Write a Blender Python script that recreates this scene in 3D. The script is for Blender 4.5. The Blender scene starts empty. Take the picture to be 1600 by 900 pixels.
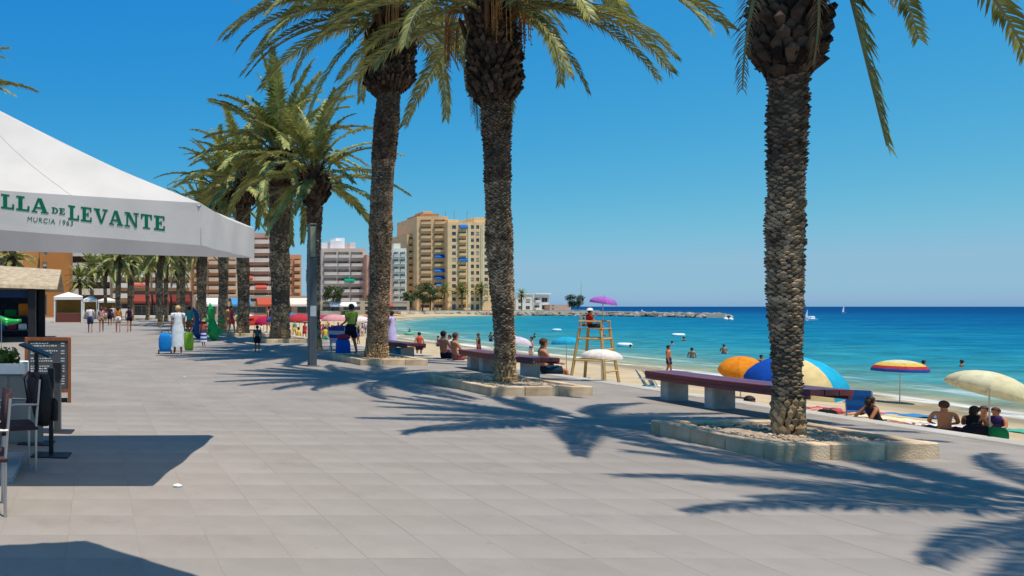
import bpy, bmesh, math, random
from mathutils import Vector, Matrix, Quaternion
R = math.radians
V = Vector
rnd = random.Random(7)
scene = bpy.context.scene
C = scene.collection

# ------------------------------------------------------------------ camera, sky, sun, exposure
EYE = 1.6
F = 1150.0          # focal length in pixels of the 1600 px wide photograph
cam_d = bpy.data.cameras.new('camera')
cam = bpy.data.objects.new('camera', cam_d); C.objects.link(cam)
cam.location = (0, 0, EYE); cam.rotation_euler = (R(90), 0, 0)
cam_d.sensor_fit = 'HORIZONTAL'; cam_d.sensor_width = 36; cam_d.lens = 36*F/1600
cam_d.shift_x = (800-150)/1600; cam_d.shift_y = 29/1600
cam_d.clip_start = 0.05; cam_d.clip_end = 90000
scene.camera = cam

SUN = V((0.17, -0.265, 1.0)).normalized()
w = bpy.data.worlds.new('World'); scene.world = w; w.use_nodes = True
nt = w.node_tree; bgn = nt.nodes['Background']
sky = nt.nodes.new('ShaderNodeTexSky'); sky.sky_type = 'NISHITA'; sky.sun_disc = False
sky.sun_elevation = math.asin(SUN.z); sky.sun_rotation = math.atan2(SUN.x, SUN.y)
sky.altitude = 0; sky.air_density = 1.0; sky.dust_density = 0.5; sky.ozone_density = 3.0
# the clear, saturated blue of the photograph: one power curve per channel over the whole dome
sep = nt.nodes.new('ShaderNodeSeparateColor'); com = nt.nodes.new('ShaderNodeCombineColor')
nt.links.new(sky.outputs[0], sep.inputs[0])
for ch, (pw, gn) in enumerate(((2.017, .0121), (.788, .137), (.156, .5308))):
    po = nt.nodes.new('ShaderNodeMath'); po.operation = 'POWER'; po.inputs[1].default_value = pw
    mu = nt.nodes.new('ShaderNodeMath'); mu.operation = 'MULTIPLY'; mu.inputs[1].default_value = gn*8
    mn = nt.nodes.new('ShaderNodeMath'); mn.operation = 'MINIMUM'; mn.inputs[1].default_value = (2.3, 4.1, 5.6)[ch]
    nt.links.new(sep.outputs[ch], po.inputs[0]); nt.links.new(po.outputs[0], mu.inputs[0]); nt.links.new(mu.outputs[0], mn.inputs[0]); nt.links.new(mn.outputs[0], com.inputs[ch])
nt.links.new(com.outputs[0], bgn.inputs[0]); bgn.inputs[1].default_value = 0.123
sl = bpy.data.lights.new('sun', 'SUN'); sl.energy = 5.0; sl.angle = R(0.53); sl.color = (1.0, 0.93, 0.80)
so = bpy.data.objects.new('sun', sl); C.objects.link(so)
so.rotation_euler = SUN.to_track_quat('Z', 'Y').to_euler(); so.location = (5, -8, 30)
scene.view_settings.view_transform = 'Standard'; scene.view_settings.look = 'None'
scene.view_settings.exposure = 0.0; scene.view_settings.gamma = 1.0
scene.view_settings.use_curve_mapping = False

# photograph pixel -> place in the world
def gp(px, py, z=0.0):
    Y = (EYE-z)*F/(py-479.0); return V(((px-150)/F*Y, Y, z))
def at(px, Y, py):
    return V(((px-150)/F*Y, Y, EYE+(479-py)/F*Y))

# ------------------------------------------------------------------ helpers
MATS = {}
def mat(name, col, rough=.8, var=.18, scale=6.0, bump=0.0, bscale=60.0, rand=0.0, isl=0.0, metal=0.0,
        spec=.3, transl=0.0, col2=None, stretch=None, detail=4.0):
    if name in MATS: return MATS[name]
    m = bpy.data.materials.new(name); m.use_nodes = True
    n = m.node_tree.nodes; l = m.node_tree.links; p = n['Principled BSDF']
    p.inputs['Roughness'].default_value = rough; p.inputs['Metallic'].default_value = metal
    p.inputs['Specular IOR Level'].default_value = spec
    tc = n.new('ShaderNodeTexCoord'); src = tc.outputs['Object']
    if stretch:
        mp = n.new('ShaderNodeMapping'); mp.inputs['Scale'].default_value = stretch
        l.new(src, mp.inputs['Vector']); src = mp.outputs[0]
    nz = n.new('ShaderNodeTexNoise'); nz.inputs['Scale'].default_value = scale; nz.inputs['Detail'].default_value = detail
    l.new(src, nz.inputs['Vector'])
    mr = n.new('ShaderNodeMapRange'); mr.inputs['From Min'].default_value = .3; mr.inputs['From Max'].default_value = .7
    l.new(nz.outputs['Fac'], mr.inputs['Value'])
    mx = n.new('ShaderNodeMix'); mx.data_type = 'RGBA'
    a = [c*(1-var) for c in col]; b = [min(1, c*(1+var)) for c in (col2 or col)]
    mx.inputs['A'].default_value = (*a, 1); mx.inputs['B'].default_value = (*b, 1)
    l.new(mr.outputs[0], mx.inputs['Factor']); out = mx.outputs['Result']
    if rand or isl:
        val = None
        def term(o, k):
            ma = n.new('ShaderNodeMath'); ma.operation = 'MULTIPLY_ADD'
            ma.inputs[1].default_value = 2*k; ma.inputs[2].default_value = -k
            l.new(o, ma.inputs[0]); return ma.outputs[0]
        if rand: val = term(n.new('ShaderNodeObjectInfo').outputs['Random'], rand)
        if isl:
            v2 = term(n.new('ShaderNodeNewGeometry').outputs['Random Per Island'], isl)
            if val:
                ad = n.new('ShaderNodeMath'); l.new(val, ad.inputs[0]); l.new(v2, ad.inputs[1]); val = ad.outputs[0]
            else: val = v2
        one = n.new('ShaderNodeMath'); one.inputs[1].default_value = 1.0; l.new(val, one.inputs[0])
        h = n.new('ShaderNodeHueSaturation'); l.new(one.outputs[0], h.inputs['Value']); l.new(out, h.inputs['Color'])
        out = h.outputs[0]
    l.new(out, p.inputs['Base Color'])
    if bump:
        bn = n.new('ShaderNodeTexNoise'); bn.inputs['Scale'].default_value = bscale; bn.inputs['Detail'].default_value = 5
        l.new(src, bn.inputs['Vector'])
        bu = n.new('ShaderNodeBump'); bu.inputs['Strength'].default_value = min(1, bump); bu.inputs['Distance'].default_value = .02
        l.new(bn.outputs['Fac'], bu.inputs['Height']); l.new(bu.outputs[0], p.inputs['Normal'])
    if transl:
        tr = n.new('ShaderNodeBsdfTranslucent'); l.new(out, tr.inputs['Color'])
        ms = n.new('ShaderNodeMixShader'); ms.inputs[0].default_value = transl
        l.new(p.outputs[0], ms.inputs[1]); l.new(tr.outputs[0], ms.inputs[2])
        l.new(ms.outputs[0], n['Material Output'].inputs['Surface'])
    MATS[name] = m; return m

def hexc(h):
    v = [int(h[i:i+2], 16)/255 for i in (0, 2, 4)]
    return tuple(c/12.92 if c <= .04045 else ((c+.055)/1.055)**2.4 for c in v)
def paint(h, rough=.6, var=.06, **k): return mat('paint_'+h+'_%g' % rough, hexc(h), rough, var, 9, **k)
def cloth(h, transl=0.0, bump=.3): return mat('cloth_'+h+'_%g' % transl, hexc(h), .9, .13, 8, bump=bump, bscale=90, spec=.1, transl=transl)

class MB:
    def __init__(s): s.v = []; s.f = []; s.m = []
    def add(s, vs, fs, mi=0):
        o = len(s.v); s.v += [tuple(p) for p in vs]
        for f in fs: s.f.append(tuple(i+o for i in f)); s.m.append(mi)
    def box(s, a, b, mi=0, M=None):
        (x0, y0, z0), (x1, y1, z1) = a, b
        vs = [V(p) for p in ((x0,y0,z0),(x1,y0,z0),(x1,y1,z0),(x0,y1,z0),(x0,y0,z1),(x1,y0,z1),(x1,y1,z1),(x0,y1,z1))]
        if M is not None: vs = [M @ p for p in vs]
        s.add(vs, [(0,3,2,1),(4,5,6,7),(0,1,5,4),(1,2,6,5),(2,3,7,6),(3,0,4,7)], mi)
    def bbox(s, a, b, c=.01, mi=0, M=None):   # box with chamfered upper edges and vertical corners
        (x0, y0, z0), (x1, y1, z1) = a, b
        def ring(i, z):
            j = c
            return [(x0+i+j,y0+i,z),(x1-i-j,y0+i,z),(x1-i,y0+i+j,z),(x1-i,y1-i-j,z),(x1-i-j,y1-i,z),(x0+i+j,y1-i,z),(x0+i,y1-i-j,z),(x0+i,y0+i+j,z)]
        vs = [V(p) for p in ring(0, z0)+ring(0, z1-c)+ring(c, z1)]
        if M is not None: vs = [M @ p for p in vs]
        fs = [tuple(range(7, -1, -1)), tuple(range(16, 24))]
        for k in (0, 8):
            fs += [(k+i, k+(i+1) % 8, k+8+(i+1) % 8, k+8+i) for i in range(8)]
        s.add(vs, fs, mi)
    def tube(s, pts, rad, n=8, mi=0, cap=True, flat=None):
        pts = [V(p) for p in pts]; N = len(pts)
        if not hasattr(rad, '__len__'): rad = [rad]*N
        ring0 = len(s.v); up = V((0, 0, 1)); ref = None
        vs = []
        for i, p in enumerate(pts):
            t = (pts[min(i+1, N-1)]-pts[max(i-1, 0)]).normalized()
            if ref is None: ref = t.cross(up) if abs(t.z) < .9 else t.cross(V((0, 1, 0)))
            u = (ref-t*ref.dot(t)).normalized(); ref = u; q = t.cross(u)
            for k in range(n):
                a = 2*math.pi*k/n
                vs.append(p+(u*math.cos(a)+q*math.sin(a)*(flat or 1))*rad[i])
        fs = []
        for i in range(N-1):
            for k in range(n):
                fs.append((i*n+k, i*n+(k+1) % n, (i+1)*n+(k+1) % n, (i+1)*n+k))
        if cap: fs += [tuple(range(n-1, -1, -1)), tuple((N-1)*n+k for k in range(n))]
        s.add(vs, fs, mi)
    def rings(s, rs, mi=0, cap=(True, True), close=True):
        n = len(rs[0]); vs = [p for r in rs for p in r]; fs = []
        for i in range(len(rs)-1):
            for k in range(n if close else n-1):
                fs.append((i*n+k, i*n+(k+1) % n, (i+1)*n+(k+1) % n, (i+1)*n+k))
        if cap[0]: fs.append(tuple(range(n-1, -1, -1)))
        if cap[1]: fs.append(tuple((len(rs)-1)*n+k for k in range(n)))
        s.add(vs, fs, mi)
    def lathe(s, prof, n=16, c=(0, 0, 0), mi=0):
        s.rings([[(c[0]+r*math.cos(2*math.pi*k/n), c[1]+r*math.sin(2*math.pi*k/n), c[2]+z) for k in range(n)] for r, z in prof], mi)
    def ball(s, c, rx, ry=None, rz=None, n=10, m=7, mi=0, jit=0, rg=None):
        ry = ry or rx; rz = rz or rx
        rs = []
        for i in range(m+1):
            a = -math.pi/2+math.pi*i/m; rr = max(.02, math.cos(a))
            rs.append([(c[0]+rx*rr*math.cos(2*math.pi*k/n)*(1+jit*((rg or rnd).random()-.5)), c[1]+ry*rr*math.sin(2*math.pi*k/n)*(1+jit*((rg or rnd).random()-.5)), c[2]+rz*math.sin(a)) for k in range(n)])
        s.rings(rs, mi)
    def mesh(s, name, mats, smooth=False):
        me = bpy.data.meshes.new(name); me.from_pydata(s.v, [], s.f); me.update()
        for m in (mats if isinstance(mats, (list, tuple)) else [mats]): me.materials.append(m)
        if any(s.m): me.polygons.foreach_set('material_index', s.m)
        if smooth: me.polygons.foreach_set('use_smooth', [True]*len(me.polygons))
        return me
    def build(s, name, mats, parent=None, smooth=False, loc=(0, 0, 0), rz=0):
        return link(name, s.mesh(name, mats, smooth), parent, loc, rz)

def link(name, data, parent=None, loc=(0, 0, 0), rz=0):
    o = bpy.data.objects.new(name, data); C.objects.link(o); o.parent = parent
    o.location = loc; o.rotation_euler = (0, 0, rz); return o
def tag(o, label=None, cat=None, group=None, kind=None):
    if label: o['label'] = label
    if cat: o['category'] = cat
    if group: o['group'] = group
    if kind: o['kind'] = kind
    return o
def thing(name, label, cat, loc=(0, 0, 0), rz=0, group=None):
    o = link(name, None, None, loc, rz); o.empty_display_size = .2
    return tag(o, label, cat, group)
def copy_tree(o, parent=None):
    c = o.copy(); C.objects.link(c); c.parent = parent
    for ch in list(o.children): copy_tree(ch, c)
    return c
def copy_thing(o, label, loc, rz=0, scale=None, group=None):
    c = copy_tree(o); c['label'] = label; c.location = loc; c.rotation_euler = (0, 0, rz)
    if scale: c.scale = scale if hasattr(scale, '__len__') else (scale,)*3
    if group: c['group'] = group
    return c
def structure(name, mb, m, smooth=False): return tag(mb.build(name, m, None, smooth), kind='structure')
def lerp(a, b, t): return a+(b-a)*t
def interp(x, pts):
    if x <= pts[0][0]: return pts[0][1]
    for (a, b), (c, d) in zip(pts, pts[1:]):
        if x <= c: return b+(d-b)*(x-a)/(c-a)
    return pts[-1][1]

# ------------------------------------------------------------------ shore: sea, sand, far land
SEA = -2.2
SHORE = [(-80, 29), (0, 30), (25, 31), (47, 34), (86, 36), (121, 42), (170, 62), (243, 104), (291, 139), (310, 175)]
EDGE = [(-80, 10.95), (75, 10.95), (121, 16), (170, 34), (243, 74), (291, 108), (310, 128)]
def shore_x(y): return interp(y, SHORE)
def edge_x(y): return interp(y, EDGE)
def shore_d(x, y):       # metres inland of the waterline (negative: at sea)
    k = 1.0 if y < 90 else .8
    return (shore_x(y)-x)*k
def sand_z(x, y):
    d = shore_d(x, y)
    z = SEA+(.052*d if d > 0 else .07*d)
    return min(z, -1.42)+.0

m_water = bpy.data.materials.new('sea_water'); m_water.use_nodes = True
def make_water():
    n = m_water.node_tree.nodes; l = m_water.node_tree.links; p = n['Principled BSDF']
    at_ = n.new('ShaderNodeAttribute'); at_.attribute_name = 'offshore'
    tc = n.new('ShaderNodeTexCoord')
    mp = n.new('ShaderNodeMapping'); mp.inputs['Scale'].default_value = (.05, .09, 1); mp.inputs['Rotation'].default_value = (0, 0, R(-12)); l.new(tc.outputs['Object'], mp.inputs[0])
    nz = n.new('ShaderNodeTexNoise'); nz.inputs['Scale'].default_value = 1; nz.inputs['Detail'].default_value = 7; nz.inputs['Roughness'].default_value = .65; l.new(mp.outputs[0], nz.inputs[0])
    ma = n.new('ShaderNodeMath'); ma.operation = 'MULTIPLY_ADD'; ma.inputs[1].default_value = .34; ma.inputs[2].default_value = -.17; l.new(nz.outputs[0], ma.inputs[0])
    ad = n.new('ShaderNodeMath'); l.new(at_.outputs['Fac'], ad.inputs[0]); l.new(ma.outputs[0], ad.inputs[1])
    cr = n.new('ShaderNodeValToRGB'); e = cr.color_ramp.elements
    stops = [(0, (0.33, 0.27, 0.17)), (0.12, (0.25, 0.235, 0.15)), (0.22, (0.15, 0.25, 0.2)), (0.33, (0.055, 0.225, 0.24)), (0.44, (0.02, 0.2, 0.255)), (0.56, (0.005, 0.15, 0.25)), (0.68, (0.001, 0.09, 0.215)), (0.82, (0.0, 0.055, 0.17)), (1.0, (0.0, 0.045, 0.15))]
    e[0].position, e[0].color = stops[0][0], (*stops[0][1], 1)
    e[1].position, e[1].color = stops[-1][0], (*stops[-1][1], 1)
    for ps, h in stops[1:-1]:
        k = e.new(ps); k.color = (*h, 1)
    l.new(ad.outputs[0], cr.inputs[0])
    # foam where small waves break at the edge
    mp2 = n.new('ShaderNodeMapping'); mp2.inputs['Scale'].default_value = (.9, .16, 1); l.new(tc.outputs['Object'], mp2.inputs[0])
    fz = n.new('ShaderNodeTexNoise'); fz.inputs['Scale'].default_value = 1.0; fz.inputs['Detail'].default_value = 8; fz.inputs['Roughness'].default_value = .7; l.new(mp2.outputs[0], fz.inputs[0])
    fr = n.new('ShaderNodeMapRange'); fr.inputs['From Min'].default_value = .44; fr.inputs['From Max'].default_value = .56; l.new(fz.outputs[0], fr.inputs[0])
    f2 = n.new('ShaderNodeAttribute'); f2.attribute_name = 'foam'
    fm = n.new('ShaderNodeMath'); fm.operation = 'MULTIPLY'; l.new(fr.outputs[0], fm.inputs[0]); l.new(f2.outputs['Fac'], fm.inputs[1])
    mx = n.new('ShaderNodeMix'); mx.data_type = 'RGBA'; mx.inputs['B'].default_value = (.75, .78, .78, 1)
    rp = n.new('ShaderNodeMapping'); rp.inputs['Scale'].default_value = (.22, .5, 1); rp.inputs['Rotation'].default_value = (0, 0, R(-20)); l.new(tc.outputs['Object'], rp.inputs[0])
    rn = n.new('ShaderNodeTexNoise'); rn.inputs['Scale'].default_value = 1; rn.inputs['Detail'].default_value = 9; rn.inputs['Roughness'].default_value = .72; l.new(rp.outputs[0], rn.inputs[0])
    rr = n.new('ShaderNodeMapRange'); rr.inputs['From Min'].default_value = .3; rr.inputs['From Max'].default_value = .7; rr.inputs['To Min'].default_value = .55; rr.inputs['To Max'].default_value = 1.4; l.new(rn.outputs[0], rr.inputs[0])
    hv = n.new('ShaderNodeHueSaturation'); l.new(rr.outputs[0], hv.inputs['Value']); l.new(cr.outputs[0], hv.inputs['Color'])
    l.new(fm.outputs[0], mx.inputs['Factor']); l.new(hv.outputs[0], mx.inputs['A'])
    mp3 = n.new('ShaderNodeMapping'); mp3.inputs['Scale'].default_value = (1.0, .3, 1); mp3.inputs['Rotation'].default_value = (0, 0, R(-15)); l.new(tc.outputs['Object'], mp3.inputs[0])
    wv = n.new('ShaderNodeTexNoise'); wv.inputs['Scale'].default_value = .8; wv.inputs['Detail'].default_value = 6; wv.inputs['Roughness'].default_value = .6; l.new(mp3.outputs[0], wv.inputs[0])
    bu = n.new('ShaderNodeBump'); bu.inputs['Strength'].default_value = .75; bu.inputs['Distance'].default_value = .5
    l.new(wv.outputs[0], bu.inputs['Height'])
    df = n.new('ShaderNodeBsdfDiffuse'); gl = n.new('ShaderNodeBsdfGlossy'); gl.inputs['Roughness'].default_value = .22
    ms = n.new('ShaderNodeMixShader'); ms.inputs[0].default_value = .05
    l.new(mx.outputs['Result'], df.inputs['Color']); l.new(bu.outputs[0], df.inputs['Normal']); l.new(bu.outputs[0], gl.inputs['Normal'])
    l.new(df.outputs[0], ms.inputs[1]); l.new(gl.outputs[0], ms.inputs[2]); l.new(ms.outputs[0], n['Material Output'].inputs['Surface']); n.remove(p)
make_water()

def grid_mesh(name, xs, ys, zf, mats, smooth=True):
    vs = [(x, y, zf(x, y)) for y in ys for x in xs]; nx = len(xs)
    fs = [(j*nx+i, j*nx+i+1, (j+1)*nx+i+1, (j+1)*nx+i) for j in range(len(ys)-1) for i in range(nx-1)]
    me = bpy.data.meshes.new(name); me.from_pydata(vs, [], fs); me.update(); me.materials.append(mats)
    if smooth: me.polygons.foreach_set('use_smooth', [True]*len(fs))
    return me
def steps(a, b, s0, g):
    r = [a]; s = s0
    while r[-1] < b: r.append(r[-1]+s); s *= g
    return r
sxs = steps(26, 45000, .6, 1.022); sys_ = [-40000, -8000, -2000, -600, -200, -80, -40]+steps(-20, 60000, 1.5, 1.03)
swell = lambda x, y: SEA+(.05*math.sin(x*.9+.25*y+1.3*math.sin(y*.07))*math.exp(-max(0, x-31)/40) if x < 220 else 0)+(.035*math.sin(x*2.3-.4*y+math.sin(y*.3)) if x < 90 and y < 120 else 0)
sea_me = grid_mesh('sea', sxs, sys_, swell, m_water)
a1 = sea_me.attributes.new('offshore', 'FLOAT', 'POINT'); a2 = sea_me.attributes.new('foam', 'FLOAT', 'POINT')
off = []; foam = []
for v in sea_me.vertices:
    d = max(0.0, -shore_d(v.co.x, v.co.y)); off.append(min(1, math.log(1+d*.7)/math.log(1+900*.7)))
    foam.append(max(0, 1-abs(d-1.3)/1.2)+.55*max(0, 1-abs(d-6.5)/.9))
a1.data.foreach_set('value', off); a2.data.foreach_set('value', foam)
tag(link('sea', sea_me), kind='structure')

m_sand = mat('sand', (.47, .36, .225), .95, .16, .9, bump=.9, bscale=7, spec=.1, detail=8)
def wet(m):
    n = m.node_tree.nodes; l = m.node_tree.links; p = n['Principled BSDF']
    a = n.new('ShaderNodeAttribute'); a.attribute_name = 'wet'
    mx = n.new('ShaderNodeMix'); mx.data_type = 'RGBA'; mx.inputs['B'].default_value = (.25, .2, .125, 1)
    src = p.inputs['Base Color'].links[0].from_socket
    l.new(a.outputs['Fac'], mx.inputs['Factor']); l.new(src, mx.inputs['A']); l.new(mx.outputs['Result'], p.inputs['Base Color'])
wet(m_sand)
ys = steps(-30, 312, .5, 1.012); us = [i/46 for i in range(47)]
vs = []; rg = random.Random(3); wetv = []
for y in ys:
    x0, x1 = edge_x(y)-.4, shore_x(y)+14
    for u in us:
        x = lerp(x0, x1, u); d = shore_d(x, y)
        vs.append((x, y, sand_z(x, y)+(rg.random()-.5)*.07*min(1, max(0, d-2)/4)))
        wetv.append(max(0, min(1, (3.0-d)/2)))
nx = len(us)
me = bpy.data.meshes.new('beach'); me.from_pydata(vs, [], [(j*nx+i, j*nx+i+1, (j+1)*nx+i+1, (j+1)*nx+i) for j in range(len(ys)-1) for i in range(nx-1)])
me.materials.append(m_sand); me.polygons.foreach_set('use_smooth', [True]*len(me.polygons))
me.attributes.new('wet', 'FLOAT', 'POINT').data.foreach_set('value', wetv)
tag(link('beach', me), kind='structure')

# far land behind the bay
m_land = mat('far_ground', (.36, .31, .24), .95, .2, .05)
mb = MB()
pts = [(edge_x(y), y) for y in (66, 75, 98, 121, 145, 170, 206, 243, 267, 291)]+[(128, 305), (160, 316), (205, 322), (226, 330), (230, 352), (190, 520), (140, 900), (-600, 900), (-600, 66)]
top = [(x, y, -.03 if y < 200 else -.06) for x, y in pts]; bot = [(x, y, -4) for x, y in pts]; k = len(pts)
mb.add(top+bot, [tuple(range(k))]+[(i, i+k, (i+1) % k+k, (i+1) % k) for i in range(k)])
structure('far_ground', mb, m_land)

# ------------------------------------------------------------------ promenade paving
m_tile = mat('paving_stone', (.282, .246, .217), .85, .12, 1.3, bump=.35, bscale=150, rand=.045, isl=.045, spec=.25, detail=9)
m_joint = mat('paving_joint', (.265, .23, .195), .95, .2, 3)
m_far_pave = mat('paving_far', (.282, .246, .217), .88, .1, .5, spec=.2, detail=8)
def stains(m, sc, amt, colr):
    n = m.node_tree.nodes; l = m.node_tree.links; p = n['Principled BSDF']
    g = n.new('ShaderNodeNewGeometry')
    src = p.inputs['Base Color'].links[0].from_socket
    for s_, lo, hi, k, c in ((sc, .52, .72, amt, colr), (sc*14, .67, .71, amt*.95, (.13, .115, .10)), (sc*3.1, .55, .7, amt*.7, (.2, .175, .15)), (sc*.35, .45, .7, amt*.6, (.37, .33, .30)), (sc*40, .55, .75, .35, (.22, .19, .17))):
        nz = n.new('ShaderNodeTexNoise'); nz.inputs['Scale'].default_value = s_; nz.inputs['Detail'].default_value = 7; nz.inputs['Roughness'].default_value = .65
        l.new(g.outputs['Position'], nz.inputs[0])
        mr = n.new('ShaderNodeMapRange'); mr.inputs['From Min'].default_value = lo; mr.inputs['From Max'].default_value = hi; mr.inputs['To Max'].default_value = k
        l.new(nz.outputs[0], mr.inputs[0])
        mx = n.new('ShaderNodeMix'); mx.data_type = 'RGBA'; mx.inputs['B'].default_value = (*c, 1)
        l.new(mr.outputs[0], mx.inputs['Factor']); l.new(src, mx.inputs['A']); src = mx.outputs['Result']
    l.new(src, p.inputs['Base Color'])
stains(m_tile, .55, .6, (.25, .215, .18)); stains(m_far_pave, .3, .4, (.25, .23, .2))
mb = MB(); mb.box((-40, -8, -3), (10.6, 34, -.0014)); mb.box((-40, 34, -3), (10.6, 78, -.004), 1)
prom = structure('promenade', mb, [m_joint, m_far_pave])
T = .48; g_ = .0025
mbt = MB(); h_ = T/2-g_/2
mbt.bbox((-h_, -h_, -.05), (h_, h_, 0), .001)
tile_me = mbt.mesh('paving_tile', m_tile)
cells = []
X0, X1 = -9.6-.24, 11.0
ix = 0
nxT = int(20.6/T)+1
for j in range(int(38/T)):
    for i in range(-20, 23):
        x, y = i*T+.045, -3.0+j*T+.24
        if x+h_ > 10.61 or y > 33.8: continue
        cells.append((x, y))
def tile_key(c):
    x, y = c
    if y < 4.4 or not (-.14*y < x < 1.28*y): return 1e6+y
    return y*y+.1*x*x*0
cells.sort(key=tile_key)
rt = random.Random(11)
for x, y in cells[:300]:
    o = link('paving_tile', tile_me, prom, (x, y, (rt.random()-.5)*.0012))
    o.rotation_euler = ((rt.random()-.5)*.0015, (rt.random()-.5)*.0015, 0)
mb = MB()
for x, y in cells[300:]: mb.bbox((x-h_, y-h_, -.05), (x+h_, y+h_, (rt.random()-.5)*.001), .001)
tag(mb.build('paving_tile_field', m_tile, prom), kind='stuff')
# coping stones along the beach edge
m_coping = mat('coping_stone', (.42, .385, .34), .85, .12, 2, bump=.25, bscale=90, rand=.06, isl=.06)
mbk = MB(); mbk.bbox((-.17, -.495, -.28), (.17, .495, .012), .012); cop = mbk.mesh('coping_stone', m_coping)
for k in range(40):
    link('coping_stone', cop, prom, (10.775, .5+k, (rt.random()-.5)*.004))
mb = MB(); mb.box((10.6, -8, -3), (10.87, 78, -.29)); mb.box((10.6, 40, -.28), (10.945, 78, .01))
tag(mb.build('edge_wall', m_coping, prom))

# ------------------------------------------------------------------ palms
m_bark = mat('palm_bark', (.095, .07, .05), .95, .35, 9, bump=.9, bscale=60, spec=.1)
m_scar = mat('palm_leaf_scar', (.33, .23, .145), .95, .55, 3, bump=.8, bscale=45, isl=.6, spec=.1)
m_scar_dark = mat('palm_leaf_scar_dark', (.15, .105, .072), .95, .5, 5, bump=.8, bscale=45, isl=.6, spec=.1)
m_boot = mat('palm_boot', (.075, .05, .035), .95, .45, 6, bump=.8, bscale=50, isl=.65, spec=.1)
m_fibre = mat('palm_fibre', (.15, .075, .035), .95, .3, 8, bump=.8, bscale=50, isl=.4, spec=.1)
m_root = mat('palm_root_skirt', (.46, .31, .165), .95, .3, 12, bump=.9, bscale=50, isl=.3, spec=.1)
m_leaf = mat('palm_leaf', (.14, .178, .04), .5, .35, 2.2, rand=.32, isl=.35, spec=.3, transl=.18, col2=(.30, .30, .085))
m_rachis = mat('palm_rachis', (.24, .22, .085), .6, .2, 4, rand=.2)
m_dry = mat('palm_dry_leaf', (.24, .15, .07), .85, .3, 3, rand=.25, isl=.2, transl=.15)
m_stalk = mat('palm_fruit_stalk', (.42, .2, .055), .7, .25, 6, rand=.2)
m_date = mat('palm_dates', (.33, .15, .04), .6, .3, 12, isl=.3)

def frond_mesh(el0, bend, L=3.6, n=66, seed=0, dry=False, lf=.132, lw=.020):
    rg = random.Random(seed); mb = MB(); P = []; Tn = []
    N = 16; p = V((0, 0, 0)); side = (rg.random()-.5)*.35
    for i in range(N+1):
        s = i/N; el = R(el0)-R(bend)*s**1.35
        t = V((math.cos(el)*math.cos(side*s), math.cos(el)*math.sin(side*s), math.sin(el))); P.append(p.copy()); Tn.append(t); p = p+t*(L/N)
    mb.tube(P, [.035*(1-.85*i/N)+.004 for i in range(N+1)], 5, 1, cap=False)
    def pos(s):
        f = s*N; i = min(N-1, int(f)); return P[i].lerp(P[i+1], f-i), Tn[i].lerp(Tn[i+1], f-i).normalized()
    for k in range(n):
        s = .13+.87*(k+.5)/n
        for sd in (-1, 1):
            b, t = pos(min(.999, s+(rg.random()-.5)*.008))
            sv = t.cross(V((0, 0, 1))); 
            if sv.length < .1: sv = V((0, 1, 0))
            sv = sv.normalized()*sd; up = sv.cross(t)*sd if sd > 0 else (t.cross(sv)*-1*sd)
            up = t.cross(sv); 
            if up.z < 0: up = -up
            ll = L*(lf*min(1, .45+s*2.2)*(1-.55*max(0, s-.45)/.55))*(.85+.3*rg.random())
            fwd = .75+.8*s+(rg.random()-.5)*.25
            d = (sv+t*fwd+up*(.38+(rg.random()-.5)*.5)).normalized()
            d2 = (d+V((0, 0, -.35-(.4*rg.random())))).normalized()
            wd = lw*L/3.6*(1-.3*s)*(1.25 if not dry else .8)
            wv = (t-d*t.dot(d)).normalized()*wd
            m1 = b+d*ll*.45; tip = m1+d2*ll*.55
            o = len(mb.v)
            mb.v += [tuple(b-wv*.5), tuple(b+wv*.5), tuple(m1+wv), tuple(m1-wv), tuple(tip)]
            mb.f += [(o, o+1, o+2, o+3), (o+3, o+2, o+4)]; mb.m += [0, 0]
    return mb.mesh('frond', [m_dry if dry else m_leaf, m_rachis])
VAR = [(84, 38), (72, 62), (60, 78), (47, 88), (34, 88), (20, 82), (4, 70), (-16, 56), (-38, 44), (-62, 24), (-81, 8)]
FR = [[frond_mesh(e, b+((q*13) % 17)-8, seed=i*10+q) for q in range(3)] for i, (e, b) in enumerate(VAR)]
FRL = [[frond_mesh(e, b*.78+((q*13) % 17)-8, seed=500+i*10+q, n=46, lf=.15, lw=.042) for q in range(2)] for i, (e, b) in enumerate(VAR)]
DRY = [frond_mesh(-48-q*14, 28, 2.6, 40, 90+q, True) for q in range(3)]

def scale_field(mb, rows, prof, lean, n0, out, hgt, seed, jit=.3, z0=0, up=1.0):
    rg = random.Random(seed); z = z0; k = 0
    while z < rows:
        r = interp(z, prof); n = max(7, int(2*math.pi*r/n0)); off = (k % 2)*.5
        for i in range(n):
            a = 2*math.pi*(i+off+(rg.random()-.5)*jit*.6)/n
            da = math.pi/n*.92; zz = z+(rg.random()-.5)*hgt*.5
            c = lean(zz); hh = hgt*(.7+.7*rg.random()); o = out*(.3+1.3*rg.random()); da *= .75+.4*rg.random()
            def q(aa, rr, z_): return (c.x+rr*math.cos(aa), c.y+rr*math.sin(aa), z_)
            mb.add([q(a-da*.55, r*.97, zz-hh*.55), q(a+da*.55, r*.97, zz-hh*.55), q(a+da, r*.95, zz+hh*.3), q(a-da, r*.95, zz+hh*.3),
                    q(a-da*.75, r+o, zz+hh*.35*up), q(a+da*.75, r+o, zz+hh*.35*up), q(a, r+o*.8, zz+hh*.75*up), q(a, r*.9, zz+hh*.6)],
                   [(0, 1, 5, 4), (1, 2, 5), (0, 4, 3), (4, 5, 6), (5, 2, 7, 6), (4, 6, 7, 3)])
        z += hgt*.78; k += 1

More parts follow.
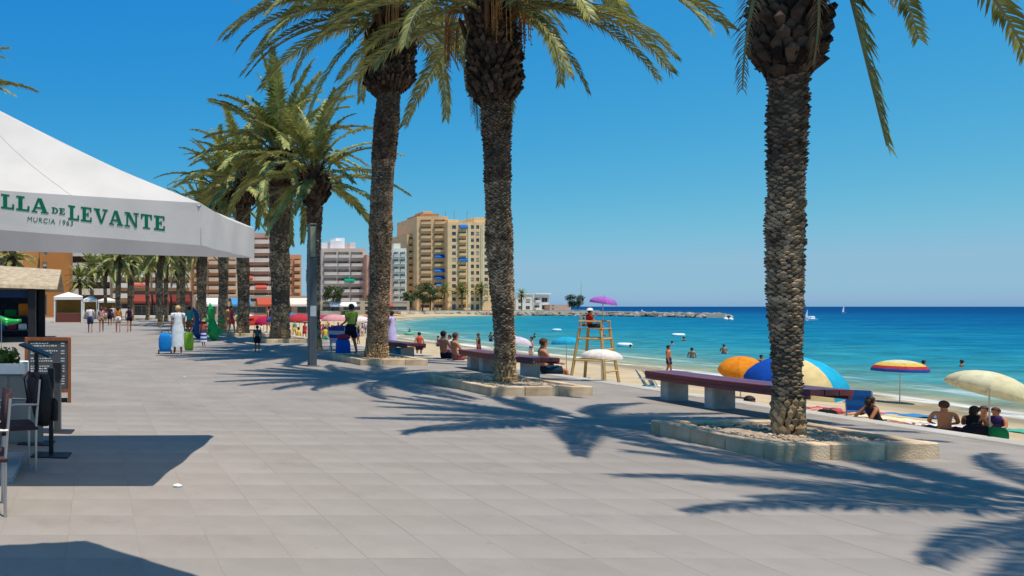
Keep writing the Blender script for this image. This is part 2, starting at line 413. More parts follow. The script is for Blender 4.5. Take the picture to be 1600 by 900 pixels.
def palm(label, loc, H, r=.21, boss_r=.47, boss_h=1.35, L=3.6, nf=58, seed=1, lean=(0, 0), detail=1, skirt=True, low=0, extra=(), group='palms along the promenade', rz=0, stalks=0, mid=1.15, top_el=0):
    rg = random.Random(seed)
    t = thing('palm_tree', label, 'palm', loc, rz, group)
    ln = lambda z: V((lean[0]*max(0, z/H)**1.5+.03*math.sin(z*1.1+seed), lean[1]*max(0, z/H)**1.5+.02*math.cos(z*.9+seed), 0))
    hb = H-boss_h
    prof = [(0, r*1.0), (.25, r*.92), (hb*.4, r*mid), (hb*.8, r*mid*1.08), (hb, r*mid*1.12)]
    mb = MB(); nz = 24
    mb.rings([[(ln(z).x+interp(z, prof)*math.cos(2*math.pi*k/14)*(1+.05*rg.random()), ln(z).y+interp(z, prof)*math.sin(2*math.pi*k/14)*(1+.05*rg.random()), z) for k in range(14)] for z in [(hb+.3)*i/nz-.08*(i == 0) for i in range(nz+1)]])
    trunk = mb.build('trunk', m_bark, t)
    r_bump = lambda z: 1+.05*math.sin(2.3*z+seed)+.035*math.sin(5.9*z+2*seed)
    prof = [(z, interp(z, prof)*r_bump(z)) for z in [hb*i/40 for i in range(41)]]
    mb = MB(); scale_field(mb, hb*(.7+.1*rg.random()), prof, ln, .072*(2.0 if detail < 1 else 1), .024, .038*(2.2 if detail < 1 else 1), seed, z0=.3)
    zt = max(v[2] for v in mb.v)
    tag(mb.build('leaf_scars', m_scar, trunk), kind='stuff')
    mb = MB(); scale_field(mb, hb, prof, ln, .072*(2.0 if detail < 1 else 1), .034, .04*(2.2 if detail < 1 else 1), seed+31, z0=zt-.02)
    tag(mb.build('upper_leaf_scars', m_scar_dark, trunk), kind='stuff')
    if skirt:
        mb = MB(); scale_field(mb, .42, [(0, r*1.12), (.45, r*.96)], ln, .06, .03, .09, seed+5, z0=.02)
        tag(mb.build('root_skirt', m_root, trunk), kind='stuff')
    bp = [(hb-.15, r*mid*1.1), (hb, boss_r*.82), (hb+.12, boss_r*1.03), (hb+boss_h*.45, boss_r), (hb+boss_h*.75, boss_r*.82), (H, boss_r*.5), (H+.35, boss_r*.25)]
    mb = MB(); mb.rings([[(ln(z).x+rr*.93*math.cos(2*math.pi*k/14), ln(z).y+rr*.93*math.sin(2*math.pi*k/14), z) for k in range(14)] for z, rr in bp])
    scale_field(mb, H, bp, ln, .115*(1.7 if detail < 1 else 1), .085, .115*(1.6 if detail < 1 else 1), seed+9, z0=hb-.1, jit=.6, up=1.3)
    for i in range(90 if detail >= 1 else 24):
        a = rg.random()*6.28; z = lerp(hb-.08, H-.3, rg.random()**1.3); rr = interp(z, bp); c = ln(z); q_ = .05+.07*rg.random()
        p0 = V((c.x+rr*.9*math.cos(a), c.y+rr*.9*math.sin(a), z)); d = V((math.cos(a+.4*(rg.random()-.5)), math.sin(a+.4*(rg.random()-.5)), .9*(rg.random()-.35)))
        mb.tube([p0, p0+d*q_*.7, p0+d*q_*1.25], [.045, .036, .012], 4, flat=.6)
    mb.build('boot_boss', m_boot, t)
    mb = MB()
    for i in range(26 if detail >= 1 else 10):      # brown fibrous leaf bases under the crown
        a = rg.random()*6.28; z = H-boss_h*(.05+.45*rg.random()); rr = interp(z, bp)*.98; c = ln(z)
        p0 = V((c.x+rr*math.cos(a), c.y+rr*math.sin(a), z-.22)); d = V((math.cos(a)*.16, math.sin(a)*.16, .5))
        mb.tube([p0, p0+d*.6, p0+d*1.25], [.055, .05, .03], 5, flat=.5)
    tag(mb.build('leaf_base_fibres', m_fibre, t), kind='stuff')
    top = ln(H)
    FS = FR if detail >= 1 else FRL
    lo, hi = 0, 9
    golden = 2.39996
    for k in range(nf):
        u = (k+.5)/nf
        vi = min(hi, max(0, int(top_el+u*(8.7+low-top_el)+(rg.random()-.5)*1.0)))
        a = k*golden+(rg.random()-.5)*.35
        rr = .10+.26*u; z = H+.25-.75*u
        o = link('frond', rg.choice(FS[vi]), t, (top.x+rr*math.cos(a), top.y+rr*math.sin(a), z), a)
        s = L/3.6*(.86+.22*rg.random()); o.scale = (s, s, s); o.rotation_euler = ((rg.random()-.5)*.5, 0, a)
    for (adeg, vi, s) in extra:
        a = R(adeg); rr = .3 if vi < 10 else .3; o = link('frond', FS[vi][0], t, (top.x+rr*math.cos(a), top.y+rr*math.sin(a), H-.2), a); o.scale = (s*L/3.6,)*3
    for k in range(5 if detail >= 1 else 2):
        a = rg.random()*6.28; z = H-boss_h*.3; rr = interp(z, bp)
        o = link('dry_frond', rg.choice(DRY), t, (top.x+rr*math.cos(a), top.y+rr*math.sin(a), z), a); o.scale = (.5+.3*rg.random(),)*3
    for k in range(stalks):
        a = k*2.1+rg.random(); mb = MB()
        for q in range(12):
            b = a+(rg.random()-.5)*.5; l_ = .6+.5*rg.random()
            p0 = V((.28*math.cos(a), .28*math.sin(a), 0)); p1 = V((.6*math.cos(b), .6*math.sin(b), .12)); p2 = V((.75*math.cos(b), .75*math.sin(b), -.35*l_)); p3 = p2+V((.03*math.cos(b), .03*math.sin(b), -.7*l_))
            mb.tube([p0, p1, p2, p3], [.016, .012, .008, .006], 4)
            for w_ in range(5): 
                c = p2.lerp(p3, (w_+1)/5); mb.ball((c.x+.015*rg.random(), c.y, c.z), .016, n=5, m=3, mi=1)
        mb.build('fruit_stalk', [m_stalk, m_date], t, loc=(top.x, top.y, H-.15))
    return t

PX = 8.03
palm('tall palm with thick black boss, trunk nearest the camera at right', (PX, 8.55, .1), 6.55, r=.12, boss_r=.27, boss_h=2.25, L=3.15, nf=27, seed=3, mid=1.2, low=-3.0, top_el=1.2,
     extra=[(-43, 10, 1.0), (-8, 6, 1.1), (0, 7, 1.07), (14, 7, .85)])
palm('tall palm with orange fruit stalks, second trunk from the right', (PX-.05, 14.4, .1), 7.65, r=.165, boss_r=.40, boss_h=2.05, L=3.7, nf=38, seed=8, lean=(-.3, 0), mid=1.22, stalks=7, low=-1.9, top_el=.8,
     extra=[(-10, 8, .65), (5, 6, 1.05), (-5, 5, 1.2), (-75, 8, .7), (180, 7, .65), (20, 4, 1.1), (-35, 6, .95), (-20, 7, .85), (160, 5, .9)])
palm('tallest slender palm in the planter behind the grey lamp column', (8.1, 21.2, .1), 10.2, r=.28, boss_r=.6, boss_h=2.4, L=4.7, nf=40, seed=12, lean=(.55, .2), mid=1.0, stalks=4, low=-1.7, top_el=.8,
     extra=[(180, 5, 1.1), (192, 5, 1.05), (170, 6, .95), (197, 8, .85), (150, 4, 1.1), (205, 6, 1.0), (215, 7, .5), (-20, 8, .5), (10, 7, .6)])
palm('palm with thin dark trunk directly behind the lamp column', (8.0, 27.0, 0), 6.6, r=.22, boss_r=.5, boss_h=1.1, L=3.0, nf=34, seed=21, detail=.5, mid=1.0)
palm('stout palm with brown shaggy trunk left of the lamp column', (8.4, 33.6, .1), 8.6, r=.42, boss_r=.62, boss_h=1.5, L=4.2, nf=46, seed=25, detail=.5, mid=.98)
palm('palm rising just behind the white parasol tip', (8.1, 40.5, .1), 8.7, r=.32, boss_r=.6, boss_h=1.6, L=4.0, nf=40, seed=31, detail=.5, mid=1.0)
p4 = palm('palm partly hidden by the white parasol, fronds low over its ridge', (8.2, 47.5, .1), 9.2, r=.3, boss_r=.55, boss_h=1.4, L=4.1, nf=40, seed=36, detail=.5, mid=1.0)
palm('palm out of view at right whose fronds shade the foreground paving', (9.0, 3.95, .1), 6.6, r=.14, boss_r=.35, boss_h=1.6, L=3.2, nf=26, seed=43, mid=1.2, low=-2.8, top_el=1)
palm('palm behind the white parasol at the far left', (-5.3, 24, 0), 8.3, r=.25, boss_r=.5, boss_h=1.3, L=3.3, nf=44, seed=47, detail=.5)
far_spots = [(8.3, 57, .9, 'far palm beside the green inflatable, under the parasol corner'), (8.0, 68, .82, 'far palm third behind the parasol hem from the right'), (7.6, 80, .8, 'far palm in the shady grove above the red shop sign'),
             (4.2, 86, .78, 'far palm left of the red shop sign'), (2.2, 72, .7, 'bushy far palm leftmost of the shady grove'), (8.2, 98, .85, 'farthest palm of the row by the promenade'), (3.0, 104, .85, 'far palm behind the walking couple'),
             (12.5, 112, .8, 'far palm in front of the brown balcony block'), (5.4, 62, .74, 'far palm with low crown behind the woman in white'), (6.3, 90, .8, 'far palm crowding the shady grove on its right'), (1.2, 95, .72, 'far palm half hidden behind the bushy leftmost one'),
             (10.4, 74, .86, 'far palm between the green inflatable and the stout palm'), (5.2, 115, .9, 'far palm at the very back of the shady grove'), (-.6, 112, .8, 'far palm beside the white balcony block')]
for x, y, s, lb in far_spots: copy_thing(p4, lb, (x, y, 0), rnd.random()*6, s)
# small palms at the foot of the far yellow tower
for x, px_, lb in ((0, 722, 'small palm before the yellow tower, left of a pair'), (0, 752, 'small palm before the yellow tower, right of a pair'), (0, 694, 'small palm before the blue awnings of the yellow tower'), (0, 815, 'palm beside the white seafront villa')):
    y = 318 if px_ < 800 else 326
    copy_thing(p4, lb, ((px_-150)/F*y, y, -.1), rnd.random()*6, .95 if px_ < 800 else .75, group='palms across the bay')
copy_thing(p4, 'palm before the orange wall at the far left', ((18-150)/F*60, 60, 0), 1.0, .62, group='palms at the far left')
copy_thing(p4, 'low palm against the white balconies at left', ((125-150)/F*85, 85, 0), 2.0, .5, group='palms at the far left')

# ------------------------------------------------------------------ planters
m_block = mat('planter_stone', (.50, .345, .21), .9, .25, 3.2, bump=.5, bscale=45, rand=.10, spec=.2, col2=(.57, .43, .285))
m_gravel = mat('planter_gravel', (.36, .27, .19), .95, .35, 14, bump=1, bscale=40)
m_pebble = mat('planter_pebble', (.42, .32, .23), .9, .3, 9, isl=.5)
def stone_block(w, d, h): mb = MB(); mb.bbox((0, 0, -.03), (w, d, h), .012); return mb.mesh('stone_block', m_block)
def planter(label, cx, cy, W, D, rz, pebbles=True):
    t = thing('tree_planter', label, 'planter', (cx, cy, 0), rz, 'stone planters round the palms')
    th, h = .14, .17; rg = random.Random(int(cx*10+cy*7))
    nw, nd = 3, 3
    bw = stone_block((W)/nw-.004, th, h); bd = stone_block((D-2*th)/nd-.004, th, h)
    for i in range(nw):
        for yy in (-D/2, D/2-th): link('stone_block', bw, t, (-W/2+i*W/nw+.002, yy, (rg.random()-.5)*.008))
    for i in range(nd):
        for xx in (-W/2+th, W/2):
            link('stone_block', bd, t, (xx, -D/2+th+i*(D-2*th)/nd+.002, (rg.random()-.5)*.008), R(90))
    mb = MB(); n = 14
    vs = [(-W/2+th*.5+(W-th)*i/n, -D/2+th*.5+(D-th)*j/n, .10+.05*rg.random()) for j in range(n+1) for i in range(n+1)]
    mb.add(vs, [(j*(n+1)+i, j*(n+1)+i+1, (j+1)*(n+1)+i+1, (j+1)*(n+1)+i) for j in range(n) for i in range(n)])
    mb.build('soil', m_gravel, t, True)
    if pebbles:
        mb = MB()
        for k in range(620):
            x, y = (rg.random()-.5)*(W-2*th-.05), (rg.random()-.5)*(D-2*th-.05); r = .008+.014*rg.random()
            mb.ball((x, y, .13), r*1.3, r, r*.7, 5, 3)
        tag(mb.build('pebbles', m_pebble, t), kind='stuff')
planter('stone planter round the nearest palm at right', 7.92, 8.5, 1.78, 1.66, R(2))
planter('stone planter round the second palm from the right', 7.95, 14.4, 1.85, 2.5, R(1))
planter('stone planter round the tallest palm by the blue bag', 8.1, 21.3, 1.85, 2.6, 0)
planter('stone planter at the foot of the stout palm left of the lamp column', 8.4, 33.6, 2.2, 2.4, 0, False)
planter('far stone planter behind the parasol tip', 8.1, 40.5, 2.2, 2.4, 0, False)

# ------------------------------------------------------------------ benches
m_slab = mat('bench_maroon', hexc('6a2430'), .32, .2, 5, bump=.1, bscale=60, spec=.5, stretch=(1, .3, 1))
m_conc = mat('bench_concrete', (.44, .41, .37), .9, .18, 6, bump=.4, bscale=60, rand=.05)
def bench(label, cx, y0, y1, curve, sup):
    t = thing('bench', label, 'bench', (cx, (y0+y1)/2, 0), 0, 'maroon benches on concrete piers')
    ym = (y0+y1)/2; n = 14; mb = MB(); W = .30
    cxo = lambda y: curve*(1-((y-ym)/(y1-ym))**2)
    # three long boards side by side, curved in plan
    for b in range(3):
        mb = MB(); rs = []
        for i in range(n+1):
            y = lerp(y0, y1, i/n); x = cxo(y)
            a, c = x-W+b*2*W/3+.006, x-W+(b+1)*2*W/3-.006
            rs.append([(a, y-ym, .395), (c, y-ym, .395), (c, y-ym, .462), (c-.01, y-ym, .475), (a+.01, y-ym, .475), (a, y-ym, .462)])
        mb.rings(rs); mb.build('seat_board', m_slab, t)
    mb = MB()
    for sd in (-.93, .93):
        rs = []
        for i in range(n+1):
            y = lerp(y0+.03, y1-.03, i/n); x = cxo(y)+sd*W
            rs.append([(x-.025, y-ym, .34), (x+.025, y-ym, .34), (x+.025, y-ym, .394), (x-.025, y-ym, .394)])
        mb.rings(rs)
    mb.build('seat_rail', m_slab, t)
    for y in sup:
        mb = MB(); x = cxo(y); mb.bbox((x-.18, y-ym-.09, -.02), (x+.18, y-ym+.09, .34), .015); mb.build('pier', m_conc, t)
bench('maroon bench nearest the camera, behind the right-hand palm', 9.95, 9.95, 12.95, -.12, (10.5, 11.6, 12.6))
bench('maroon bench between the second palm and the lifeguard chair', 9.85, 16.1, 19.4, -.12, (16.6, 18.3, 19.0))
bench('maroon bench beside the tallest palm, farthest of three', 9.75, 22.4, 25.8, -.12, (22.9, 24.1, 25.2))

# ------------------------------------------------------------------ lamp column
m_post = mat('grey_lamp_metal', (.105, .115, .125), .5, .2, 5, metal=.3, stretch=(4, 4, .6))
m_lens = mat('lamp_lens', (.30, .28, .17), .3, .1, 5, spec=.5)
t = thing('lamp_column', 'slim grey lamp column with tall lens panel near the top', 'street lamp', (5.8, 19.75, 0), 0)
mb = MB(); mb.bbox((-.1, -.1, 0), (.1, .1, 2.9), .012); mb.build('post', m_post, t)
mb = MB(); mb.bbox((-.19, -.19, -.01), (.19, .19, .02), .006); mb.build('base_plate', m_post, t)
mb = MB(); mb.box((-.097, -.04, 2.9), (.097, .097, 3.78)); mb.bbox((-.1, -.1, 3.78), (.1, .1, 3.82), .01); mb.box((-.1, -.1, 2.9), (-.075, -.04, 3.78)); mb.box((.075, -.1, 2.9), (.1, -.04, 3.78)); mb.build('lamp_head', m_post, t)
mb = MB(); mb.bbox((-.073, -.09, 2.93), (.073, -.044, 3.75), .004); mb.build('lens', m_lens, t)
mb = MB(); mb.box((-.08, -.106, 1.34), (.08, -.101, 1.62)); mb.build('notice', paint('b9bcc0'), t)

# ------------------------------------------------------------------ white parasol with lettering
m_canvas = mat('white_canvas', (.765, .715, .67), .9, .07, 2.0, bump=.4, bscale=3, spec=.1, transl=.36)
m_alu = mat('aluminium', (.5, .5, .5), .35, .1, 5, metal=.9)
m_darkmetal = mat('dark_metal', (.03, .03, .033), .5, .2, 8, metal=.4)
m_green = mat('green_print', hexc('0b6b50'), .85, .08, 20, spec=.1)
def quad_parasol(name, label, hem, apex, val, pole_xy, wav=.012, n=16, pole_top=None):
    t = thing(name, label, 'parasol', (pole_xy[0], pole_xy[1], 0), 0)
    o = V((pole_xy[0], pole_xy[1], 0)); hem = [V(h)-o for h in hem]; apex = V(apex)-o; k = len(hem)
    for i in range(k):
        a, b = hem[i], hem[(i+1) % k]; mb = MB(); rows = []
        for r_ in range(n+1):
            s = r_/n; row = []
            for q in range(n+1):
                e = a.lerp(b, q/n); e = e-V((0, 0, .03*math.sin(math.pi*q/n)*(1-s)))
                p = e.lerp(apex, s); p = p-V((0, 0, .10*math.sin(math.pi*s)*(.5+.5*math.sin(math.pi*q/n))))
                row.append(p)
            rows.append(row)
        mb.rings(rows, cap=(False, False), close=False)
        mb.build('canopy_panel', m_canvas, t, True)
        if name == 'lettered_parasol':
            for q in (4, 8, 12):
                mb = MB(); mb.tube([rows[r_][q]+V((0, 0, .002)) for r_ in range(n)], .0045, 4, flat=.5); mb.build('seam', m_canvas, t)
        mb = MB(); nrm = (b-a).cross(V((0, 0, 1))).normalized(); rows = []
        for r_ in range(5):
            s = r_/4; row = []
            for q in range(n+1):
                u = q/n; e = a.lerp(b, u)-V((0, 0, .03*math.sin(math.pi*u)))
                wv = wav*s*math.sin(u*17+i)*(0.0 if name == 'lettered_parasol' and i == 0 else 1)
                row.append(e+nrm*wv-V((0, 0, val*s-.03*math.sin(math.pi*u)*s*.9)))
            rows.append(row)
        mb.rings(rows, cap=(False, False), close=False); mb.build('valance', m_canvas, t, True)
    mb = MB(); mb.tube([(0, 0, 0), (0, 0, apex.z-.05)], .038, 12); mb.build('pole', m_alu, t)
    for h in hem:
        mb = MB(); e = h-V((0, 0, .03)); a_ = V((apex.x, apex.y, apex.z-.12)); mb.tube([a_, a_.lerp(e, .5)-V((0, 0, .09)), e], .015, 6); mb.build('rib', m_alu, t)
        mb = MB(); m_ = a_.lerp(e, .55)-V((0, 0, .1)); mb.tube([(0, 0, apex.z-1.0), m_], .012, 6); mb.build('strut', m_alu, t)
    return t
VAL = .345
A = V((.85, 6.0, 2.10+VAL)); B = V((1.83, 8.5, 2.16+VAL)); D = V((-3.35, 5.9, 2.42+VAL)); Cc = V((-2.4, 8.4, 2.28+VAL))
par = quad_parasol('lettered_parasol', 'big white square parasol with green lettering at the left', [D, A, B, Cc], (-1.3, 7.2, 3.70), VAL, (-1.3, 7.2))
mb = MB(); mb.bbox((-.55, -.55, .0), (.55, .55, .07), .01); mb.bbox((-.12, -.12, .07), (.12, .12, .3), .01); mb.build('base_slab', mat('parasol_base', (.32, .32, .33), .8, .12, 5, bump=.2), par)
par.children[-1].location = (.18, -.35, 0)
# lettering on the front valance: slab-serif strokes
def arc(cx, cy, r0x, r0y, r1x, r1y, a0, a1, n=9):
    out = []
    for i in range(n):
        p, q = R(lerp(a0, a1, i/n)), R(lerp(a0, a1, (i+1)/n))
        out.append([(cx+r0x*math.cos(p), cy+r0y*math.sin(p)), (cx+r1x*math.cos(p), cy+r1y*math.sin(p)), (cx+r1x*math.cos(q), cy+r1y*math.sin(q)), (cx+r0x*math.cos(q), cy+r0y*math.sin(q))])
    return out
def rc(a, b, c, d): return [(a, b), (c, b), (c, d), (a, d)]
GL = {
 'L': (.78, [rc(.12,.13,.36,.88), rc(0,.88,.48,1), rc(0,0,.62,.13), [(.6,0),(.76,0),(.76,.38),(.66,.38)]]),
 'E': (.80, [rc(.12,.13,.36,.88), rc(0,.88,.62,1), rc(0,0,.62,.13), rc(.36,.45,.5,.56), rc(.46,.36,.55,.66), [(.6,0),(.76,0),(.76,.34),(.67,.34)], [(.6,1),(.6,.9),(.66,.7),(.74,.7),(.74,1)]]),
 'A': (.98, [[(.06,.1),(.2,.1),(.5,1),(.36,1)], [(.36,1),(.58,1),(.9,.1),(.64,.1)], rc(.24,.28,.7,.39), rc(0,0,.34,.1), rc(.54,0,.98,.1)]),
 'V': (.98, [[(.1,.9),(.36,.9),(.58,.12),(.46,0)], [(.46,0),(.6,0),(.9,.9),(.76,.9)], rc(0,.9,.44,1), rc(.62,.9,.98,1)]),
 'N': (1.0, [rc(.13,.1,.25,.9), rc(.75,.1,.87,1), [(.13,.9),(.36,1),(.87,0),(.72,0)], rc(0,0,.38,.1), rc(0,.9,.3,1), rc(.62,.9,1,1), [(.7,0),(.87,0),(.87,.12),(.75,.12)]]),
 'T': (.86, [rc(.31,.1,.55,.88), rc(.04,.88,.82,1), rc(.18,0,.68,.1), [(.04,.88),(.04,.64),(.12,.64),(.2,.88)], [(.82,.88),(.82,.64),(.74,.64),(.66,.88)]]),
 'D': (.9, [rc(.12,.12,.36,.88), rc(0,0,.42,.12), rc(0,.88,.42,1)]+arc(.4,.5,.24,.38,.46,.5,-90,90)),
 'R': (.92, [rc(.12,.12,.36,.88), rc(0,0,.46,.12), rc(0,.88,.42,1), rc(.36,.42,.5,.53)]+arc(.42,.71,.14,.18,.36,.29,-90,90)+[[(.46,.44),(.68,.44),(.92,0),(.66,0)]]),
 'S': (.76, arc(.38,.74,.14,.15,.36,.27,20,270)+arc(.38,.26,.14,.13,.38,.27,-160,90)),
}
front = (A-D).normalized()
tilt = Matrix.Rotation(-.032, 3, V((0, 1, 0)))
ex = (A-D).normalized(); ny = V((ex.y, -ex.x, 0)).normalized(); ex = Quaternion(ny, R(2.1)) @ ex; ez = ny.cross(ex); ez = ez if ez.z > 0 else -ez
if ex.z > 0: pass
def word(name, txt, x_left, x_right, zb_right, hgt, lift=.0022):
    # x positions in metres along the front valance (world x); baseline given at its right end
    tot = sum(GL[c][0]+.10 for c in txt)-.10; sc = (x_right-x_left)/tot
    o0 = V((A.x, A.y, 0)); dx = (A-D).normalized()
    mb = MB(); u = 0; q = 0
    base = lambda px, pz: V((x_left+px*sc, A.y+(x_left+px*sc-A.x)*((A.y-D.y)/(A.x-D.x)), zb_right+(x_right-(x_left+px*sc))*.115+pz*hgt))+ny*(lift+q*.00012)
    for c in txt:
        w_, st = GL[c]
        for poly in st:
            q += 1; vs = [base(u+x, y) for x, y in poly]; back = [p-ny*.006 for p in vs]; n = len(vs)
            mb.add(vs+back, [tuple(range(n)), tuple(range(2*n-1, n-1, -1))]+[(i, i+n, (i+1) % n+n, (i+1) % n) for i in range(n)])
        u += w_+.10; q = 0 if q > 20 else q
    o = mb.build(name, m_green, par); o.location = (-par.location.x, -par.location.y, 0); return o
word('lettering', 'LEVANTE', -.225, .565, 2.215, .118)
word('lettering', 'DE', -.36, -.25, 2.345, .05)
word('lettering', 'ESTRELLA', -1.42, -.385, 2.352, .118)
def small_text(txt, x, y, z, size, parent, m, rot):
    cu = bpy.data.curves.new('text', 'FONT'); cu.body = txt; cu.size = size; cu.extrude = .001; cu.space_character = 1.15
    tmp = bpy.data.objects.new('text', cu); C.objects.link(tmp)
    me = bpy.data.meshes.new_from_object(tmp.evaluated_get(bpy.context.evaluated_depsgraph_get())); bpy.data.objects.remove(tmp)
    me.materials.clear(); me.materials.append(m); o = link('small_lettering', me, parent, (x, y, z)); o.rotation_euler = rot; return o
small_text('MURCIA 1963', -.56+1.3, 5.966-7.2-.002, 2.292, .056, par, m_green, (R(90), R(5.5), math.atan2(ex.y, ex.x)))

# second, higher parasol nearer the camera: out of the frame, its shadow lies on the paving
sh = [(-.66, 4.93), (-.07, 5.03), (.66, 4.32), (.72, 3.4), (-.2, 2.6), (-1.6, 2.5), (-2.4, 3.4), (-2.1, 4.6)]
hz = 3.45; sx, sy = SUN.x/SUN.z, SUN.y/SUN.z
hem2 = [(x+sx*hz, y+sy*hz, hz) for x, y in sh][::-1]
par2 = quad_parasol('tall_parasol', 'tall white parasol above the camera, out of view, shading the near paving', [V(h) for h in hem2], (-.2, 2.5, 4.2), .02, (-.2, 2.5), n=8)
for c in par2.children:
    if c.name.startswith('pole'): c.data.transform(Matrix.Translation((-.9, 0, 0)))
mb = MB(); mb.tube([(-.9, 0, 4.13), (-.45, 0, 4.3), (0, 0, 4.22)], .035, 8); mb.build('cantilever_arm', m_alu, par2)

# ------------------------------------------------------------------ cafe terrace at the left edge
m_wood = mat('board_wood', hexc('8a4f2c'), .6, .25, 4, bump=.2, bscale=30, stretch=(6, 6, 1))
m_slate = mat('chalk_board', hexc('4a4d50'), .8, .12, 5)
m_chalk = mat('chalk_white', (.55, .55, .55), .9, .3, 60)
t = thing('menu_board', 'wood-framed dark menu board with white writing by the terrace', 'menu board', (-.80, 12.25, 0), R(2))
W, H = .385, 1.09
for x in (-W, W-.055): mb = MB(); mb.bbox((x, -.03, 0), (x+.055, .02, H), .006); mb.build('frame_post', m_wood, t)
for z in (.17, H-.055): mb = MB(); mb.box((-W+.056, -.027, z), (W-.056, .018, z+.055)); mb.build('frame_rail', m_wood, t)
mb = MB(); mb.box((-W+.054, -.012, .226), (W-.054, .008, H-.056)); panel = mb.build('panel', m_slate, t)
mb = MB(); rg = random.Random(4); z = H-.11
while z > .27:
    x = -W+.1; 
    if rg.random() < .85:
        xe = x+.25+.22*rg.random()
        while x < xe:
            w_ = .018+.03*rg.random(); mb.box((x, -.0145, z), (x+w_, -.0125, z+.014+.01*rg.random())); x += w_+.012
        x = W-.17; mb.box((x, -.0145, z), (x+.06, -.0125, z+.016))
    z -= .042
tag(mb.build('chalk_writing', m_chalk, panel), kind='stuff')
mb = MB(); mb.box((-W+.06, .04, 0), (W-.06, .09, .07)); mb.box((-W+.06, .02, .0), (-W+.1, .35, .03)); mb.box((W-.1, .02, 0), (W-.06, .35, .03)); mb.build('easel_foot', m_darkmetal, t)

def stanchion(label, px, Y, h, w_=.05, head=False, m=m_darkmetal):
    x = (px-150)/F*Y; t = thing('terrace_stand', label, 'stand', (x, Y, 0), R(-8))
    mb = MB(); mb.bbox((-.2, -.14, 0), (.2, .14, .015), .004); mb.build('base_plate', m_darkmetal, t)
    mb = MB(); mb.bbox((-w_/2, -w_/2, .015), (w_/2, w_/2, h), .004); mb.build('post', m, t)
    if head:
        Mx = Matrix.Translation((0, 0, h+.03)) @ Matrix.Rotation(R(22), 4, 'Y')
        mb = MB(); mb.box((-.19, -.14, -.012), (.19, .14, .012), M=Mx); mb.build('menu_plate', m_darkmetal, t)
    else:
        mb = MB(); mb.bbox((-w_/2-.012, -w_/2-.012, h-.2), (w_/2+.012, w_/2+.012, h+.01), .004); mb.build('post_cap', m_darkmetal, t)
stanchion('black lectern stand with slanted menu plate in front of the board', 57, 8.6, 1.06, .045, True)
stanchion('thin black post on a flat foot at the parasol shadow', 80, 7.9, .93, .045)
stanchion('grey post on a flat foot behind the thin black one', 90, 9.4, .88, .085, m=m_post)

m_seat = mat('maroon_seat', hexc('3c2428'), .7, .2, 8, bump=.2)
def chair(label, x, y, rz, m_leg=m_alu):
    t = thing('terrace_chair', label, 'chair', (x, y, 0), rz, 'terrace chairs')
    mb = MB(); mb.bbox((-.22, -.22, .42), (.22, .22, .46), .015); mb.build('seat', m_seat, t)
    mb = MB(); rs = []
    for i in range(9):
        a = -1+2*i/8; yy = .22-.05*a*a
        rs.append([(a*.22, yy, .62), (a*.22, yy+.02, .62), (a*.22, yy+.05, .94), (a*.22, yy+.03, .94)])
    mb.rings(rs); mb.build('backrest', m_seat, t, True)
    for sx_ in (-1, 1):
        mb = MB(); mb.tube([(sx_*.2, .2, 0), (sx_*.2, .2, .45), (sx_*.2, .235, .9)], .013, 8); mb.build('leg', m_leg, t)
        mb = MB(); mb.tube([(sx_*.2, -.2, 0), (sx_*.2, -.2, .42)], .013, 8); mb.build('leg', m_leg, t)
        mb = MB(); mb.tube([(sx_*.21, .22, .66), (sx_*.23, 0, .67), (sx_*.21, -.18, .64), (sx_*.2, -.2, .44)], .012, 6); mb.build('armrest', m_leg, t)
    return t
chair('maroon terrace chair with a black backpack hung on its back', -.82, 7.2, R(-75))
chair('maroon terrace chair nearest the camera at the left edge', -.92, 5.75, R(-80))
# backpack
m_black = mat('black_nylon', (.012, .012, .014), .6, .3, 12, bump=.5, bscale=30)
t = thing('backpack', 'black backpack hanging on the maroon chair', 'backpack', (-.55, 7.22, .44), R(-75))
mb = MB(); rs = []
for i in range(9):
    z = .5*i/8; s = math.sin(math.pi*(.12+.8*i/8))**.5
    rs.append([(.17*s*math.cos(a)*(1+.06*math.sin(3*a+i)), .03+.10*s*math.sin(a)*(1+.08*math.cos(2*a-i)), z) for a in [2*math.pi*k/14 for k in range(14)]])
mb.rings(rs); mb.build('bag_body', m_black, t, True)
mb = MB(); mb.bbox((-.12, .10, .05), (.12, .16, .26), .02); mb.build('front_pocket', m_black, t)
for s in (-1, 1): mb = MB(); mb.tube([(s*.08, -.05, .46), (s*.09, -.09, .52), (s*.1, -.14, .45), (s*.11, -.1, .2)], .018, 6, flat=.4); mb.build('strap', m_black, t)
mb = MB(); mb.box((-.02, .162, .3), (.02, .166, .34)); mb.build('badge', paint('8f8a80'), t)

# flower trough on a grey screen
m_screen = mat('grey_screen', (.24, .235, .22), .7, .15, 4); m_whitep = paint('e6e6e6')
t = thing('flower_trough', 'white-rimmed flower trough on a grey panel base at the left edge', 'planter', (-2.0, 8.75, 0), 0)
mb = MB(); mb.bbox((-1.2, -.2, .0), (1.14, .2, .82), .01); mb.build('panel_base', m_screen, t)
mb = MB(); mb.bbox((-1.25, -.25, .82), (1.18, -.2, .94), .01); mb.bbox((-1.25, .2, .82), (1.18, .25, .94), .01); mb.box((-1.25, -.199, .82), (-1.2, .199, .935)); mb.box((1.13, -.199, .82), (1.18, .199, .935)); mb.build('rim', m_whitep, t)
mb = MB(); mb.box((-1.195, -.195, .825), (1.125, .195, .9)); mb.build('soil', mat('soil', (.05, .035, .025), .95, .3, 20), t)
for k in range(6): mb = MB(); x = -1.1+k*.42; mb.box((x, -.212, .03), (x+.39, -.203, .8)); mb.build('screen_panel', m_screen, t)
